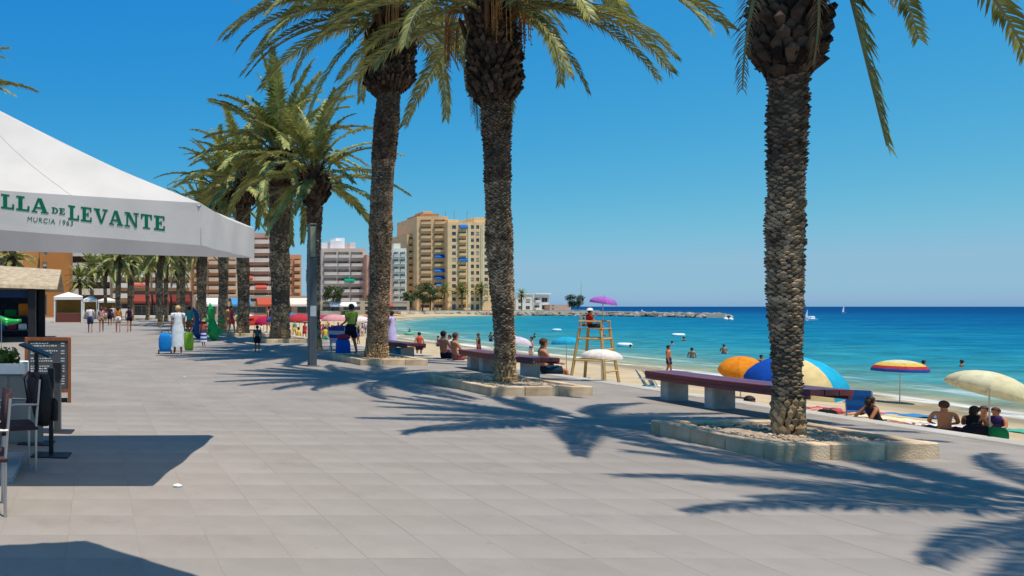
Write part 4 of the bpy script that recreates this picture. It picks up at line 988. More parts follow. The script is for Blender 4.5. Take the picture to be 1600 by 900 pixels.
# lifeguard's own parasol, fixed to the chair
parasol('purple parasol above the lifeguard chair', 942, 31.3, 3.6, .5, ['b070c8', 'a868c0'], (.14, -.1), z=lz, group='parasols on the beach', sag=.3)
far_par = [(398, 50, 'c8433a', 'coral red far parasol by the promenade edge, leftmost of the red ones'), (412, 53, 'd8643a', 'orange red far parasol next to the coral one'), (424, 49, 'b82a5a', 'crimson pink far parasol close to the stout palm'), (382, 66, 'd8d0c8', 'white far parasol above the coral one'),
           (468, 62, 'b8404a', 'red far parasol right of the stout palm'), (522, 70, 'd89aa0', 'pale pink far parasol left of the tallest palm'), (562, 92, 'e8dcdc', 'whitish far parasol beside the tallest palm trunk'), (508, 96, 'b04a68', 'rose far parasol on the distant sand'),
           (536, 104, 'cfd49a', 'pale yellow far parasol on the distant sand'), (548, 118, '5a86b8', 'blue far parasol on the distant sand'), (574, 128, 'c87a5a', 'terracotta far parasol on the distant sand'), (455, 84, '4a78b0', 'blue far parasol left of the lamp column'),
           (530, 84, 'e0d8d4', 'off-white far parasol in the middle of the distant beach'), (600, 165, 'd8c8b8', 'cream far parasol beside the palm trunk across the water')]
for px_, Y, c, lb in far_par: parasol(lb, px_, Y, 2.3, 1.15, [c], (rnd.uniform(-.1, .1), 0), n=6, group='far parasols on the beach')

# ------------------------------------------------------------------ beach furniture and bags
def beach_chair(label, x, y, rz, c1, c2, z=None, legs='b8b8b8', h=.9):
    z = sand_z(x, y) if z is None else z
    t = thing('beach_chair', label, 'beach chair', (x, y, z), rz, 'folding chairs on the beach'); ml = paint(legs, .4)
    for sx_ in (-1, 1):
        mb = MB(); mb.tube([(sx_*.27, -.25, 0), (sx_*.27, .3, h)], .014, 6); mb.build('leg', ml, t)
        mb = MB(); mb.tube([(sx_*.27, .28, 0), (sx_*.27, -.26, .42)], .014, 6); mb.build('leg', ml, t)
        mb = MB(); mb.bbox((sx_*.29-.025, -.22, .6), (sx_*.29+.025, .22, .625), .005); mb.build('armrest', ml, t)
    for nm, p, q in (('seat', (-.26, .38), (.1, .34)), ('backrest', (.06, .38), (.3, h))):
        n = 4
        for k in range(n):
            a, b = k/n, (k+1)/n; mb = MB()
            p0, p1 = V((0, lerp(p[0], q[0], a), lerp(p[1], q[1], a))), V((0, lerp(p[0], q[0], b), lerp(p[1], q[1], b))); nr = V((0, -(q[1]-p[1]), q[0]-p[0])).normalized()*.012
            mb.add([p0+V((-.255, 0, 0)), p0+V((.255, 0, 0)), p1+V((.255, 0, 0)), p1+V((-.255, 0, 0)), p0+nr+V((-.255, 0, 0)), p0+nr+V((.255, 0, 0)), p1+nr+V((.255, 0, 0)), p1+nr+V((-.255, 0, 0))], [(3, 2, 1, 0), (4, 5, 6, 7), (0, 1, 5, 4), (1, 2, 6, 5), (2, 3, 7, 6), (3, 0, 4, 7)])
            mb.build(nm+'_band', cloth(c1 if k % 2 else c2), t)
    return t
beach_chair('blue folding beach chair beside the seated dark-haired person', (1343-150)/F*20.8, 20.8, R(128), '2a6fc0', '245fae', h=.98)
beach_chair('blue and green folding chair left of the near bench', (1010-150)/F*26.5, 26.5, R(60), '2a78d0', '2f9a7a')
beach_chair('white folding chair next to the blue and green one', (1026-150)/F*26.5, 26.6, R(70), 'd8d8d8', 'c9c4c0')
beach_chair('purple striped beach chair left of the blue bag', 8.35, 25.4, R(150), '5a4a9c', 'd8d4e0', z=0)
beach_chair('purple striped beach chair behind the yellow-shirted person', 9.0, 27.2, R(165), '54509a', 'e0dce4', z=0)
beach_chair('white beach chair near the pair sitting on the wall', 12.3, 25.5, R(40), 'e4e4e8', 'd8d8e0')
beach_chair('white beach chair left of the white one by the wall', 12.0, 27.5, R(20), 'ececf0', 'dcdce4')
beach_chair('dark beach chair under the blue and yellow parasol', (1176-150)/F*14.6, 14.6, R(0), '20242c', '2a3038')

def soft_bag(label, loc, w_, d, h, c, rz=0, wheels=False, name='beach_bag', handle=True, lid=None, cat='bag', m=None):
    t = thing(name, label, cat, loc, rz, 'bags and bundles'); mb = MB(); rs = []; rg = random.Random(int(abs(loc[0]*31+loc[1]*17))); z0 = .08 if wheels else 0
    for i in range(8):
        u = i/7; s = (1-.25*(abs(u-.45)*2)**3)
        rs.append([(w_/2*s*math.copysign(abs(math.cos(a))**.5, math.cos(a))*(1+.05*rg.random()), d/2*s*math.copysign(abs(math.sin(a))**.5, math.sin(a))*(1+.05*rg.random()), z0+h*u) for a in [2*math.pi*k/16 for k in range(16)]])
    mb.rings(rs); mb.build('bag_body', m or cloth(c), t, True)
    if lid: mb = MB(); mb.lathe([(w_*.5, 0), (w_*.52, h*.1), (w_*.3, h*.2), (.02, h*.22)], 12, (0, 0, z0+h*.98)); mb.build('top_flap', cloth(lid), t, True)
    if handle:
        mb = MB(); mb.tube([(-w_*.3, 0, z0+h*.95), (-w_*.25, 0, z0+h*1.15), (w_*.25, 0, z0+h*1.15), (w_*.3, 0, z0+h*.95)], .012, 6); mb.build('handle', m_darkmetal, t)
    if wheels:
        for sx_ in (-1, 1):
            mb = MB(); mb.tube([(sx_*w_*.5-.02, 0, .07), (sx_*w_*.5+.02, 0, .07)], .07, 12); mb.build('wheel', m_darkmetal, t)
        mb = MB(); mb.tube([(-w_*.3, d*.5, .1), (-w_*.3, d*.55, h*1.5), (w_*.3, d*.55, h*1.5), (w_*.3, d*.5, .1)], .012, 6); mb.build('pull_frame', m_alu, t)
soft_bag('bright blue wheeled shopping bag pulled by the woman in white', (2.33, 24.85, 0), .42, .3, .62, '1f7cc4', wheels=True, name='shopping_trolley')
soft_bag('lime green bag carried by the woman in white', (3.13, 24.8, .12), .30, .22, .62, '93b83a')
soft_bag('blue bag with red top standing by the stone planter', (7.72, 23.0, 0), .40, .36, .62, '1c58b0', lid='b03048')
soft_bag('black bag among the group seated on the sand', ((1526-150)/F*18.5, 18.5, sand_z(22.1, 18.5)), .5, .36, .36, '1a1c24')
soft_bag('green bag at the right of the group seated on the sand', ((1557-150)/F*18.3, 18.3, sand_z(22.4, 18.3)), .36, .3, .36, '1f7a48')
soft_bag('dark navy bundle on the sand under the blue parasol', ((1190-150)/F*13.8, 13.8, -1.42), .5, .4, .5, '181c30')
soft_bag('black hat-like bundle beside the lying sunbather', ((1292-150)/F*22.4, 22.4, sand_z(22.3, 22.4)), .42, .3, .22, '1a1a1a')
soft_bag('dark bag beside the man sitting on the wall', (10.95, 18.0, 0), .4, .3, .3, '2a2026')
soft_bag('navy bag at the foot of the lifeguard chair', ((915-150)/F*28.5, 28.5, sand_z(19, 28.5)), .7, .4, .34, '20283c')
soft_bag('pale blue cool box under the farthest bench', (9.75, 23.6, 0), .4, .3, .28, '4a9cc8')
soft_bag('pink towel bundle beside the navy bundle on the sand', ((1206-150)/F*13.8, 13.6, -1.42), .3, .3, .3, 'b06a80')

for px_, Y, c, cn_, rz_ in ((1318, 24.5, 'b8506a', 'rose', .4), (1425, 24.0, '3f78a8', 'blue', 1.0), (1392, 22.5, 'd8c8a0', 'straw yellow', .2), (1455, 21.2, 'c9c4d0', 'pale grey', .8), (1575, 21.0, '4a9a86', 'sea green', .5), (1230, 24.0, 'c87a4a', 'orange', .1)):
    x = (px_-150)/F*Y; mb = MB(); n_ = 12; rows = []
    for i in range(n_+1): rows.append([(lerp(-.42, .42, j/6), lerp(-.85, .85, i/n_), .035+.02*math.sin(i*1.7+j)+.015*math.sin(j*2.1)) for j in range(7)])
    mb.rings(rows, cap=(False, False), close=False); o = mb.build('beach_towel', cloth(c), None, True, loc=(x, Y, sand_z(x, Y)), rz=rz_)
    sm = o.modifiers.new('thickness', 'SOLIDIFY'); sm.thickness = .012; tag(o, '%s beach towel spread on the sand' % cn_, 'towel', 'towels on the sand')
# small litter of shade: boats, buoys, floats
def boat(label, px, py, L_, hc='f0f0f0', cabin=True, sail=False):
    Y = (EYE-SEA)*F/(py-479); x = (px-150)/F*Y
    t = thing('boat', label, 'boat', (x, Y, SEA), R(20), 'boats on the water'); mb = MB(); rs = []
    for i in range(9):
        u = i/8; w_ = L_*.17*math.sin(math.pi*min(1, .25+.75*(1-u)))**.6 if u < 1 else .02; xx = L_*(u-.5)
        rs.append([(xx, -w_, L_*.11), (xx, -w_*.6, -.1), (xx, w_*.6, -.1), (xx, w_, L_*.11)])
    mb.rings(rs); mb.build('hull', paint(hc, .35), t)
    if cabin: mb = MB(); mb.bbox((-L_*.2, -L_*.1, L_*.1), (L_*.15, L_*.1, L_*.26), .1); mb.build('cabin', paint('e8e8ea', .35), t)
    if sail:
        mb = MB(); mb.tube([(0, 0, 0), (0, 0, L_*1.3)], L_*.012, 6); mb.build('mast', m_alu, t)
        mb = MB(); mb.add([(.02, -.01, L_*.2), (-L_*.45, .1, L_*.22), (.02, -.01, L_*1.25), (.02, .03, L_*.2), (-L_*.45, .14, L_*.22), (.02, .03, L_*1.25)], [(0, 1, 2), (5, 4, 3), (0, 3, 4, 1), (1, 4, 5, 2), (2, 5, 3, 0)]); mb.build('sail', cloth('d8dce4'), t)
boat('white motor boat right of the nearest palm trunk near the horizon', 1268, 501, 4.6); boat('tiny sailing boat near the horizon', 1319, 489.5, 4.0, 'c8ccd4', False, True); boat('small sailing boat left of the motor boat', 1262, 499, 2.4, 'e0e4e8', False, True)
m_buoy = paint('ece8e0', .4)
for px_, py_, lb in ((1134, 500.5, 'white buoy off the breakwater tip, left of two'), (1142, 501, 'white buoy off the breakwater tip, right of two'), (1003, 486, 'white buoy above the breakwater')):
    Y = (EYE-SEA)*F/(py_-479); mb = MB(); mb.ball((0, 0, .3), .55, n=10, m=6); mb.tube([(0, 0, .6), (0, 0, 1.5)], .09, 6)
    tag(mb.build('buoy', m_buoy, None, True, loc=((px_-150)/F*Y, Y, SEA)), lb, 'buoy', 'buoys on the water')
for px_, py_, c, lb, rr in ((1060, 525, 'e4e8ec', 'white inflatable float on the water left of the nearest palm', .6), (870, 517, 'c9dce4', 'pale float on the water behind the bench', .5), (976, 541, 'd4e4ec', 'pale blue air bed on the water right of the lifeguard chair', .5), (640, 523, '58b08a', 'green float on the water right of the tallest palm', .5)):
    Y = (EYE-SEA)*F/(py_-479); mb = MB(); n = 20
    mb.rings([[((rr+.2*math.cos(b))*math.cos(a), (.6*rr+.2*math.cos(b))*math.sin(a), .16+.2*math.sin(b)) for b in [k*math.pi/4 for k in range(8)]] for a in [2*math.pi*i/n for i in range(n+1)]], cap=(False, False))
    mb.ball((0, 0, .1), rr*.95, rr*.55, .1)
    tag(mb.build('swim_float', paint(c, .4), None, True, loc=((px_-150)/F*Y, Y, SEA-.03)), lb, 'float', 'floats on the water')

# big green and blue inflatables standing by the promenade
def inflatable(label, loc, h, c, rz, lean):
    t = thing('inflatable_animal', label, 'inflatable', loc, rz, 'inflatables for sale'); m = mat('vinyl_'+c, hexc(c), .3, .1, 4, spec=.5)
    mb = MB(); N = 14; prof = [.10, .2, .27, .29, .28, .26, .22, .17, .15, .18, .2, .18, .13, .07, .03]
    mb.tube([(lean*(i/N)**1.4*.6, .1*math.sin(i/N*3), .02+h*i/N) for i in range(N+1)], prof, 12, flat=.7); mb.build('body', m, t, True)
    for s in (-1, 1):
        for z in (.3, .62):
            mb = MB(); mb.tube([(s*.2+lean*.1, 0, h*z*.9), (s*.38+lean*.15, -.05, h*z*.85), (s*.5+lean*.15, -.12, h*z*.95)], [.1, .09, .06], 8); mb.build('flipper', m, t, True)
    for s in (-1, 1): mb = MB(); mb.ball((lean*.5+s*.1, -.13, h*.84), .06); mb.build('eye', m, t, True)
inflatable('tall bright green inflatable animal standing by the palms', (5.55, 34.5, 0), 1.75, '12a048', R(10), -.35)
inflatable('dark blue inflatable animal leaning behind the green one', (5.1, 36.5, 0), 1.55, '1d4a78', R(-20), -.5)

# ------------------------------------------------------------------ people
SKIN = ['c48a68', 'b57755', 'a0623f', 'd09a78']
def skin_mat(i): return mat('skin_%d' % i, hexc(SKIN[i]), .55, .08, 14, spec=.35)
HAIRC = {'dark': '20150f', 'brown': '4a3020', 'blond': 'b08a50', 'grey': '8a8580', 'straw': 'c9a56a'}
def pose_stand(stride=0.0, arms=(0.0, 0.0), bend=0.0, lift=(0, 0)):
    J = dict(pel=(0, 0, .94), sp=(0, .01-bend*.05, 1.10), ch=(0, .02-bend*.14, 1.29), nk=(0, .03-bend*.2, 1.45), hd=(0, .0-bend*.24, 1.555), tp=(0, .0-bend*.25, 1.655))
    for s, n in ((-1, 'L'), (1, 'R')):
        f = stride*s
        J['hp'+n] = (s*.095, 0, .88); J['kn'+n] = (s*.10, -.20*f-(.03 if f else 0), .49+(.02 if f < 0 else 0)); J['an'+n] = (s*.10, -.34*f+(.05 if f < 0 else 0), .085+(.05 if f < 0 else 0)); J['to'+n] = (s*.115, -.34*f-.14+(.05 if f < 0 else 0), .035)
        a = arms[0 if s < 0 else 1]; lf = lift[0 if s < 0 else 1]
        J['sh'+n] = (s*.175, .025-bend*.14, 1.385); J['el'+n] = (s*(.225+.03*lf), .05+.14*f-.1*a-bend*.14, 1.11+.08*lf); J['wr'+n] = (s*(.235+.02*lf), -.02+.2*f-.36*a-bend*.1, .87+.30*abs(a)+.1*lf)
    return J
def pose_sit(seat=0.0, recline=.1, knees='chair', twist=0.0):
    z = seat+.10; r = recline
    J = dict(pel=(0, 0, z), sp=(0, .05+r*.15, z+.17), ch=(0, .04+r*.4, z+.36), nk=(0, .02+r*.55, z+.52), hd=(0, -.02+r*.58, z+.625), tp=(0, -.02+r*.62, z+.73))
    for s, n in ((-1, 'L'), (1, 'R')):
        J['hp'+n] = (s*.095, -.02, z-.02)
        if knees == 'chair': k, a, t = (s*.12, -.42, z), (s*.12, -.42, z-.42), (s*.13, -.58, z-.47)
        elif knees == 'up': k, a, t = (s*.15, -.36, z+.30), (s*.13, -.56, z-.03), (s*.14, -.70, z-.07)
        elif knees == 'cross': k, a, t = (s*.34, -.26, z+.06), (-s*.06, -.36-.04*s, z-.03), (-s*.18, -.36-.04*s, z-.04)
        else: k, a, t = (s*.12, -.42, z+.07), (s*.13, -.82, z-.04), (s*.15, -.88, z+.07)
        J['kn'+n], J['an'+n], J['to'+n] = k, a, t
        J['sh'+n] = (s*.175, .04+r*.42, z+.455)
        if knees in ('long',): J['el'+n], J['wr'+n] = (s*.26, .24+r*.4, z+.2), (s*.27, .34+r*.3, z-.06)
        else: J['el'+n], J['wr'+n] = (s*.25, -.06+r*.2, z+.22), (s*.16, -.27, z+.16+(.16 if knees == 'up' else 0))
    return J
def pose_lie():
    J = dict(pel=(0, 0, .12), sp=(0, .16, .12), ch=(0, .35, .13), nk=(0, .51, .13), hd=(0, .62, .14), tp=(0, .72, .14))
    for s, n in ((-1, 'L'), (1, 'R')):
        J['hp'+n] = (s*.09, -.04, .11); J['kn'+n] = (s*.11, -.45, .17); J['an'+n] = (s*.12, -.86, .07); J['to'+n] = (s*.15, -.92, .17)
        J['sh'+n] = (s*.175, .44, .12); J['el'+n] = (s*.27, .2, .09); J['wr'+n] = (s*.28, -.03, .06)
    return J
EDG = [('pel', 'sp'), ('sp', 'ch'), ('ch', 'nk'), ('nk', 'hd'), ('hd', 'tp')]
for n in 'LR': EDG += [('pel', 'hp'+n), ('hp'+n, 'kn'+n), ('kn'+n, 'an'+n), ('an'+n, 'to'+n), ('ch', 'sh'+n), ('sh'+n, 'el'+n), ('el'+n, 'wr'+n), ('wr'+n, 'ha'+n)]
RAD = dict(pel=(.125, .105), sp=(.115, .09), ch=(.135, .10), nk=(.05, .052), hd=(.078, .09), tp=(.055, .062), hp=(.085, .085), kn=(.055, .055), an=(.036, .04), to=(.036, .025), sh=(.055, .055), el=(.04, .04), wr=(.027, .03), ha=(.03, .018))
PEOPLE = []
def person(label, loc, rz, J, skin=0, hair='dark', top=None, legs=None, dress=None, long_hair=False, s=1.0, hat=None, group='people', hands=True, stripe=None):
    J = {k: V(v) for k, v in J.items()}
    for n in 'LR':
        d = (J['wr'+n]-J['el'+n]).normalized(); J['ha'+n] = J['wr'+n]+d*.075
    PEOPLE.append(dict(label=label, loc=loc, rz=rz, J=J, skin=skin, hair=hair, top=top, legs=legs, dress=dress, lh=long_hair, s=s, hat=hat, group=group, hands=hands, stripe=stripe))

def ring(c, ax, side, rx, ry, n=14, wob=0):
    ax = ax.normalized(); u = (side-ax*side.dot(ax)).normalized(); q = ax.cross(u)
    return [tuple(c+u*(rx*math.cos(2*math.pi*k/n))+q*(ry*math.sin(2*math.pi*k/n))*(1+wob*math.sin(3*2*math.pi*k/n))) for k in range(n)]
def make_people():
    tmp = []
    for P in PEOPLE:
        J = P['J']; names = list(J.keys()); idx = {n: i for i, n in enumerate(names)}
        me = bpy.data.meshes.new('person_skeleton'); me.from_pydata([tuple(J[n]) for n in names], [(idx[a], idx[b]) for a, b in EDG], [])
        o = bpy.data.objects.new('person_skeleton', me); C.objects.link(o)
        o.modifiers.new('skin', 'SKIN').use_smooth_shade = True
        sd = me.skin_vertices[0].data
        for n in names:
            key = n if n in RAD else n[:2]; sd[idx[n]].radius = RAD[key]; sd[idx[n]].use_root = (n == 'pel')
        sb = o.modifiers.new('sub', 'SUBSURF'); sb.levels = 1; sb.render_levels = 1
        tmp.append(o)
    dg = bpy.context.evaluated_depsgraph_get(); dg.update()
    for P, o in zip(PEOPLE, tmp):
        me = bpy.data.meshes.new_from_object(o.evaluated_get(dg)); me.name = 'person'
        J = P['J']
        if P['hands']:
            bm = bmesh.new(); bm.from_mesh(me); mb = MB()
            for n in 'LR':
                w_, h = J['wr'+n], J['ha'+n]; d = (h-w_).normalized(); inn = V((-1 if n == 'R' else 1, 0, 0)); fw = V((0, -1, 0)); fw = (fw-d*fw.dot(d)).normalized(); ins = (inn-d*inn.dot(d)-fw*inn.dot(fw)).normalized()
                for k, fl in enumerate((.062, .074, .07, .055)):
                    b = h+d*.008+fw*(.022-.0145*k); m_ = b+d*fl*.5+ins*.006; mb.tube([b, m_, m_+d*fl*.45+ins*.022], [.0085, .008, .006], 5)
                b = w_+d*.025+fw*.022; mb.tube([b, b+fw*.025+d*.025, b+fw*.03+d*.055+ins*.01], [.0105, .0095, .007], 5)
            hd = J['hd']; fdir = V((0, -1, 0)) if (J['tp']-J['hd']).z > .05 else V((0, 0, 1)); upd = (J['tp']-J['hd']).normalized()
            mb.ball(hd+fdir*.092+upd*.0, .012, .018, .02, 6, 4)                       # nose
            for s in (-1, 1):
                mb.ball(hd+V((s*.08, .01, .0))+upd*.01, .012, .022, .032, 6, 4)      # ears
                mb.ball(hd+fdir*.082+V((s*.03, 0, 0))+upd*.03, .011, .008, .008, 6, 4) # eyes
            mb.ball(hd+fdir*.078-upd*.045, .024, .01, .008, 6, 4)                    # mouth
            m2 = mb.mesh('tmp', []); bm.from_mesh(m2); bm.to_mesh(me); bm.free()
        me.polygons.foreach_set('use_smooth', [True]*len(me.polygons))
        me.materials.clear(); me.materials.append(skin_mat(P['skin']))
        body = link('person', me, None, P['loc'], P['rz']); body.scale = (P['s'],)*3
        tag(body, P['label'], 'person', P['group'])
        X = V((1, 0, 0)); spine = [J['pel'], J['sp'], J['ch'], J['nk']]
        def torso(c, z0=0, z1=1, ext=.0, name='shirt', sl=True, stripes=None):
            mb = MB(); rs = []; prm = [(-.10, .15, .118), (.0, .148, .117), (.33, .132, .108), (.66, .155, .122), (.88, .165, .1), (.97, .10, .08), (1.0, .06, .065)]
            pts = [lerp(J['pel'], J['sp'], 0), J['sp'], J['ch'], J['nk']]
            for u, rx, ry in prm:
                if u < z0-.01 or u > z1+.01: continue
                f = u*3; i = max(0, min(2, int(f))); p = pts[i].lerp(pts[i+1], f-i) if u >= 0 else pts[0]+(pts[0]-pts[1])*(-u*3)
                ax = (pts[min(3, i+1)]-pts[i]); rs.append(ring(p, ax, X, rx+ext, ry+ext, 16))
            mb.rings(rs, cap=(True, False)); 
            if sl:
                for n in 'LR': mb.tube([J['sh'+n].lerp(J['ch'], .25), J['sh'+n], J['sh'+n].lerp(J['el'+n], .55)], [.085, .075, .064], 10)
            mb.build(name, cloth(c), body, True)
        def shorts(c, frac=.55, name='shorts', stripe=None):
            mb = MB(); p = J['pel']; ax = (J['sp']-p)
            mb.rings([ring(p-ax.normalized()*.09, ax, X, .15, .115, 16), ring(p, ax, X, .158, .125, 16), ring(p+ax*.55, ax, X, .142, .112, 16)])
            for n in 'LR':
                a, b = J['hp'+n], J['kn'+n]; mb.tube([a.lerp(b, -.12), a.lerp(b, .15), a.lerp(b, frac)], [.1, .104, .098], 12)
            mb.build(name, cloth(c), body, True)
        if P['top']: torso(P['top'][0], sl=P['top'][1] if len(P['top']) > 1 else True, name='shirt')
        if P['legs']: shorts(P['legs'][0], P['legs'][1] if len(P['legs']) > 1 else .55)
        if P['dress']:
            c, hem = P['dress']; mb = MB(); rs = []
            for z, rx, ry in [(hem, .27, .22), (hem+.18, .255, .205), (.62, .235, .19), (.92, .20, .155), (1.08, .155, .125), (1.28, .165, .13), (1.38, .17, .11), (1.44, .09, .08)]:
                rs.append(ring(V((0, .01, z)), V((0, 0, 1)), X, rx, ry, 20, .05 if z < .8 else 0))
            mb.rings(rs, cap=(False, False))
            for n in 'LR': mb.tube([J['sh'+n].lerp(J['ch'], .2), J['sh'+n], J['sh'+n].lerp(J['el'+n], .5)], [.085, .078, .072], 10)
            mb.build('dress', cloth(c), body, True)
        if P['stripe']:
            c, hem = P['stripe']; 
            for k in range(6):
                z0, z1 = lerp(hem, .98, k/6), lerp(hem, .98, (k+1)/6); mb = MB(); f = lambda z: .25-.09*(z-hem)/(.98-hem)
                mb.rings([ring(V((0, 0, z0)), V((0, 0, 1)), X, f(z0), f(z0)*.8, 18), ring(V((0, 0, z1)), V((0, 0, 1)), X, f(z1), f(z1)*.8, 18)], cap=(False, False)); mb.build('skirt_band', cloth(c[k % 2]), body, True)
        # hair
        hd = J['hd']; up = (J['tp']-hd).normalized(); back = V((0, 1, 0)) if up.z > .5 else V((0, 0, -1)); c0 = hd+up*.038+back*.016
        mb = MB(); n, m = 14, 9; rs = []
        for i in range(m+1):
            a = math.pi/2-math.pi*.78*i/m
            row = []
            for k in range(n):
                b = 2*math.pi*k/n; dr = X*math.cos(b)+back*math.sin(b); r = .098*(1+.04*math.sin(5*b+i)); fr = math.sin(b)
                el = a if a > -.05 else (a if fr > -.25 else -.05)
                if fr < -.25: el = max(a, .35)
                row.append(tuple(c0+dr*r*max(.03, math.cos(el))+up*(.105*math.sin(el))))
            rs.append(row)
        mb.rings(rs, cap=(True, False))
        if P['lh']: mb.tube([c0+back*.06+up*.02, c0+back*.09-up*.09, c0+back*.085-up*.24], [.075, .078, .04], 10, flat=.8)
        mb.build('hair', mat('hair_'+P['hair'], hexc(HAIRC[P['hair']]), .6, .3, 30, bump=.5, bscale=80), body, True)
        if P['hat']:
            mb = MB(); q = c0+up*.035
            mb.rings([ring(q-up*.01, up, X, .17, .18, 18), ring(q+up*.005, up, X, .11, .12, 18), ring(q+up*.08, up, X, .095, .105, 18), ring(q+up*.105, up, X, .04, .045, 18)]); mb.build('hat', cloth(P['hat']), body, True)
    for o in tmp: bpy.data.objects.remove(o)

BACK = R(180)
person('woman in a long white dress walking away with bags', (2.77, 24.9, 0), BACK, pose_stand(.25, (.1, .1)), 1, 'straw', dress=('dcdcdc', .26), s=.97)
person('man in white shirt and navy shorts walking away', gp(141, 520), BACK, pose_stand(.7), 1, 'dark', top=('e4dce0',), legs=('2c4468', .8), s=.98)
person('woman in pink top walking next to the man in white', gp(158.5, 519), BACK, pose_stand(-.5), 2, 'brown', top=('c89a94', False), legs=('a8806a', .3), s=.95, long_hair=True)
person('woman in orange top and white shorts walking away', gp(184.5, 519.5), BACK, pose_stand(.6), 1, 'dark', top=('c8802c', False), legs=('e0d4d8', .5), s=.97, long_hair=True)
person('woman in navy top walking at the right of the group', gp(202, 519), BACK, pose_stand(-.6), 1, 'dark', top=('28243c', False), legs=('201c30', .35), s=.97)
person('distant stroller in dark clothes behind the pink top', gp(171.5, 509), BACK, pose_stand(.5), 2, 'dark', top=('3a3038',), legs=('2a2430', .8), s=.98)
person('distant stroller in white top far down the promenade', gp(176, 506.5), 0, pose_stand(.5), 1, 'brown', top=('d4ccd0',), legs=('5a4a52', .6), s=1)
person('distant stroller in wine red far down the promenade', gp(164, 506), 0, pose_stand(-.5), 1, 'dark', top=('7a3440',), legs=('d4ccc8', .6), s=.97)
person('child in coral top and blue striped skirt by the green inflatable', gp(318, 541), R(150), pose_stand(.2), 1, 'brown', top=('d8685a',), stripe=(('d8dcec', '2c3f8a'), .3), s=.62, hat='c87a6a')
person('person in teal top beside the green inflatable', gp(296, 532), R(160), pose_stand(.4), 1, 'dark', top=('2f8a86',), legs=('6a5248', .6), s=.95)
person('small child in grey shirt standing by the palm planter', gp(402, 551), R(170), pose_stand(.1), 2, 'dark', top=('5a5f60',), legs=('24242c', .7), s=.56)
person('person in lime shirt and dark shorts behind the planter', (8.42, 24.3, 0), R(200), pose_stand(.3, (.3, .5)), 2, 'dark', top=('b2bd4e',), legs=('1c2238', .85), s=1.0)
person('woman in lilac wrap standing by the farthest bench', (10.75, 26.8, 0), R(220), pose_stand(.1, (.4, .4)), 2, 'dark', dress=('c2b4dc', .3), s=.86)
person('bare-backed man sitting on the beach wall, left of a pair', (10.72, 22.6, .012), R(100), pose_sit(0, .1), 1, 'dark', legs=('2a2438', .7), s=.98)
person('bare-shouldered person sitting on the beach wall, right of a pair', (10.72, 21.9, .012), R(85), pose_sit(0, .05), 1, 'brown', legs=('b0605a', .4), s=.95)
person('man in dark shorts sitting on the wall by the second bench', (10.72, 17.55, .012), R(75), pose_sit(0, .08), 1, 'brown', legs=('203444', .75), s=.97)
person('person in dark clothes on a chair under the blue parasol', ((1176-150)/F*14.6, 14.55, sand_z(13, 14.6)), R(0), pose_sit(.38, .2), 2, 'dark', top=('1c2030',), legs=('20263c', .8), s=1)
person('sunbather lying on the sand left of the blue chair', ((1306-150)/F*22.9, 22.9, sand_z(23, 22.9)), R(-100), pose_lie(), 0, 'dark', legs=('b8505a', .2), s=1)
person('dark-haired person sitting on the sand with legs out right of the blue chair', ((1375-150)/F*20.0, 20.0, sand_z(21.3, 20)), R(78), pose_sit(.0, .35, 'long'), 2, 'dark', top=('2c2630', False), legs=('231f28', .3), s=1, long_hair=True)
Yg = 19.2
person('bare-backed man of the seated group, leftmost', ((1475-150)/F*Yg, Yg, sand_z(22.1, Yg)), R(140), pose_sit(0, .0, 'cross'), 1, 'brown', legs=('4a2a30', .6), s=1.04)
person('dark-haired woman second from left in the seated group', ((1509-150)/F*Yg, Yg-.2, sand_z(22.7, Yg)), R(110), pose_sit(0, .05, 'up'), 1, 'dark', top=('20202a', False), legs=('20202a', .3), s=.95, long_hair=True)
person('third person of the seated group, behind the black bag', ((1537-150)/F*(Yg+.5), Yg+.5, sand_z(23.7, Yg)), R(-60), pose_sit(0, .05, 'up'), 0, 'brown', legs=('503040', .4), s=.9)
person('rightmost person of the seated group, behind the green bag', ((1556-150)/F*(Yg+.2), Yg+.2, sand_z(23.7, Yg)), R(-80), pose_sit(0, .0, 'cross'), 1, 'brown', top=('3a3060', False), legs=('3a3060', .3), s=.9)
person('lifeguard in red top and pale cap on the tall wooden chair', (lgx-.12, lgy+.05, lz+2.34), R(75), pose_sit(0, .08), 1, 'dark', top=('b03024',), legs=('2a2a34', .8), s=.93, hat='e0dcd8')
for k, (px_, Y, c1, c2, lb) in enumerate(((655, 40, 'c8503c', '28304a', 'beachgoer in red top standing behind the farthest bench'), (702, 36, 'd8d4dc', '3a4a7a', 'beachgoer in white by the white beach chairs'), (748, 44, '30343c', '7a3038', 'beachgoer in black left of the second palm'), (830, 42, '2a6a8a', 'd0c8c0', 'beachgoer in teal right of the second palm'), (1045, 38, 'c87850', '203050', 'beachgoer in orange near the near bench end'))):
    x = (px_-150)/F*Y; person(lb, (x, Y, sand_z(x, Y)), rnd.random()*6, pose_stand(rnd.uniform(-.5, .5)), k % 3, 'dark', top=(c1, False), legs=(c2, .5), s=.97)
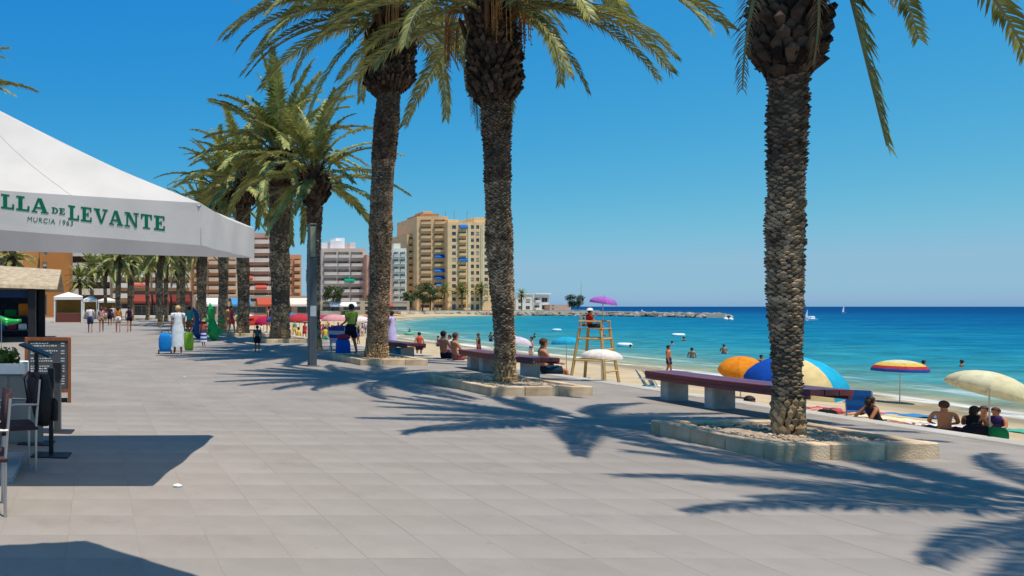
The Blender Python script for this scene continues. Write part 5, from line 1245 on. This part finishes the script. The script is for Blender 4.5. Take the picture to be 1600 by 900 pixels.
# bathers
bath = [(767, 534, 1.05, 'bather standing in shallow water just left of the second palm', 2), (835, 528, .6, 'bather right of the second palm trunk', 2), (886, 533, .5, 'bather above the cyan parasol', 2), (1068, 533, .5, 'bather near the white float', 2), (1050, 538, .35, 'bather left of and below the white float', 1), (1081, 560, .8, 'bather standing left of the orange parasol', 1),
        (1131, 552, .75, 'bather just above the orange parasol', 1), (1502, 573, .45, 'bather above the cream parasol', 2), (684, 545, 1.2, 'bather at the end of the farthest bench', 2), (1190, 571, .7, 'bather between orange parasol and nearest palm', 2), (1444, 578, .6, 'bather at the right edge of the rainbow parasol', 2), (640, 520, .6, 'bather beside the green float', 1), (985, 543, .3, 'bather right of the pale blue air bed', 2)]
for px_, py_, vis, lb, sk in bath:
    Y = (EYE-SEA)*F/(py_-479); x = (px_-150)/F*Y
    person(lb, (x, Y, SEA-(1.7-vis)), rnd.random()*6, pose_stand(0, (.2, .3)), sk, 'dark', legs=('2a3a68', .5), group='bathers in the sea', hands=False)
# people on the distant sand
cl = ['c83a48', '3a58a0', 'e0dcd8', '20242c', 'd88a4a', '4a9a8a', 'b878a8', 'd8c04a']; cn = ['red', 'blue', 'white', 'black', 'orange', 'teal', 'mauve', 'yellow']
ORD2 = ORD+['nineteenth', 'twentieth']+['twenty-'+o for o in ORD[:9]]
far_pp = [(362, 40), (384, 44), (408, 60), (420, 45), (450, 54), (460, 71), (484, 58), (508, 52), (514, 68), (534, 57), (552, 66), (560, 60), (356, 46), (372, 52), (428, 58), (466, 50), (476, 64), (505, 60), (519, 55), (528, 75), (541, 62), (556, 74), (566, 86), (512, 82), (500, 74), (546, 96), (571, 104), (437, 66)]
for k, (px_, Y) in enumerate(far_pp):
    x = (px_-150)/F*Y; z = 0 if x < 11 else sand_z(x, Y)
    person('far beachgoer in %s swimwear, %s from the left on the distant beach' % (cn[k % 8], ORD2[sorted(p[0] for p in far_pp).index(px_)]), (x, Y, z), rnd.random()*6, pose_stand(rnd.uniform(-.5, .5)), k % 3, ['dark', 'brown', 'blond'][k % 3], top=(cl[k % 8], False), legs=(cl[(k*3) % 8], .5), s=.97, group='far beachgoers', hands=False)
make_people()
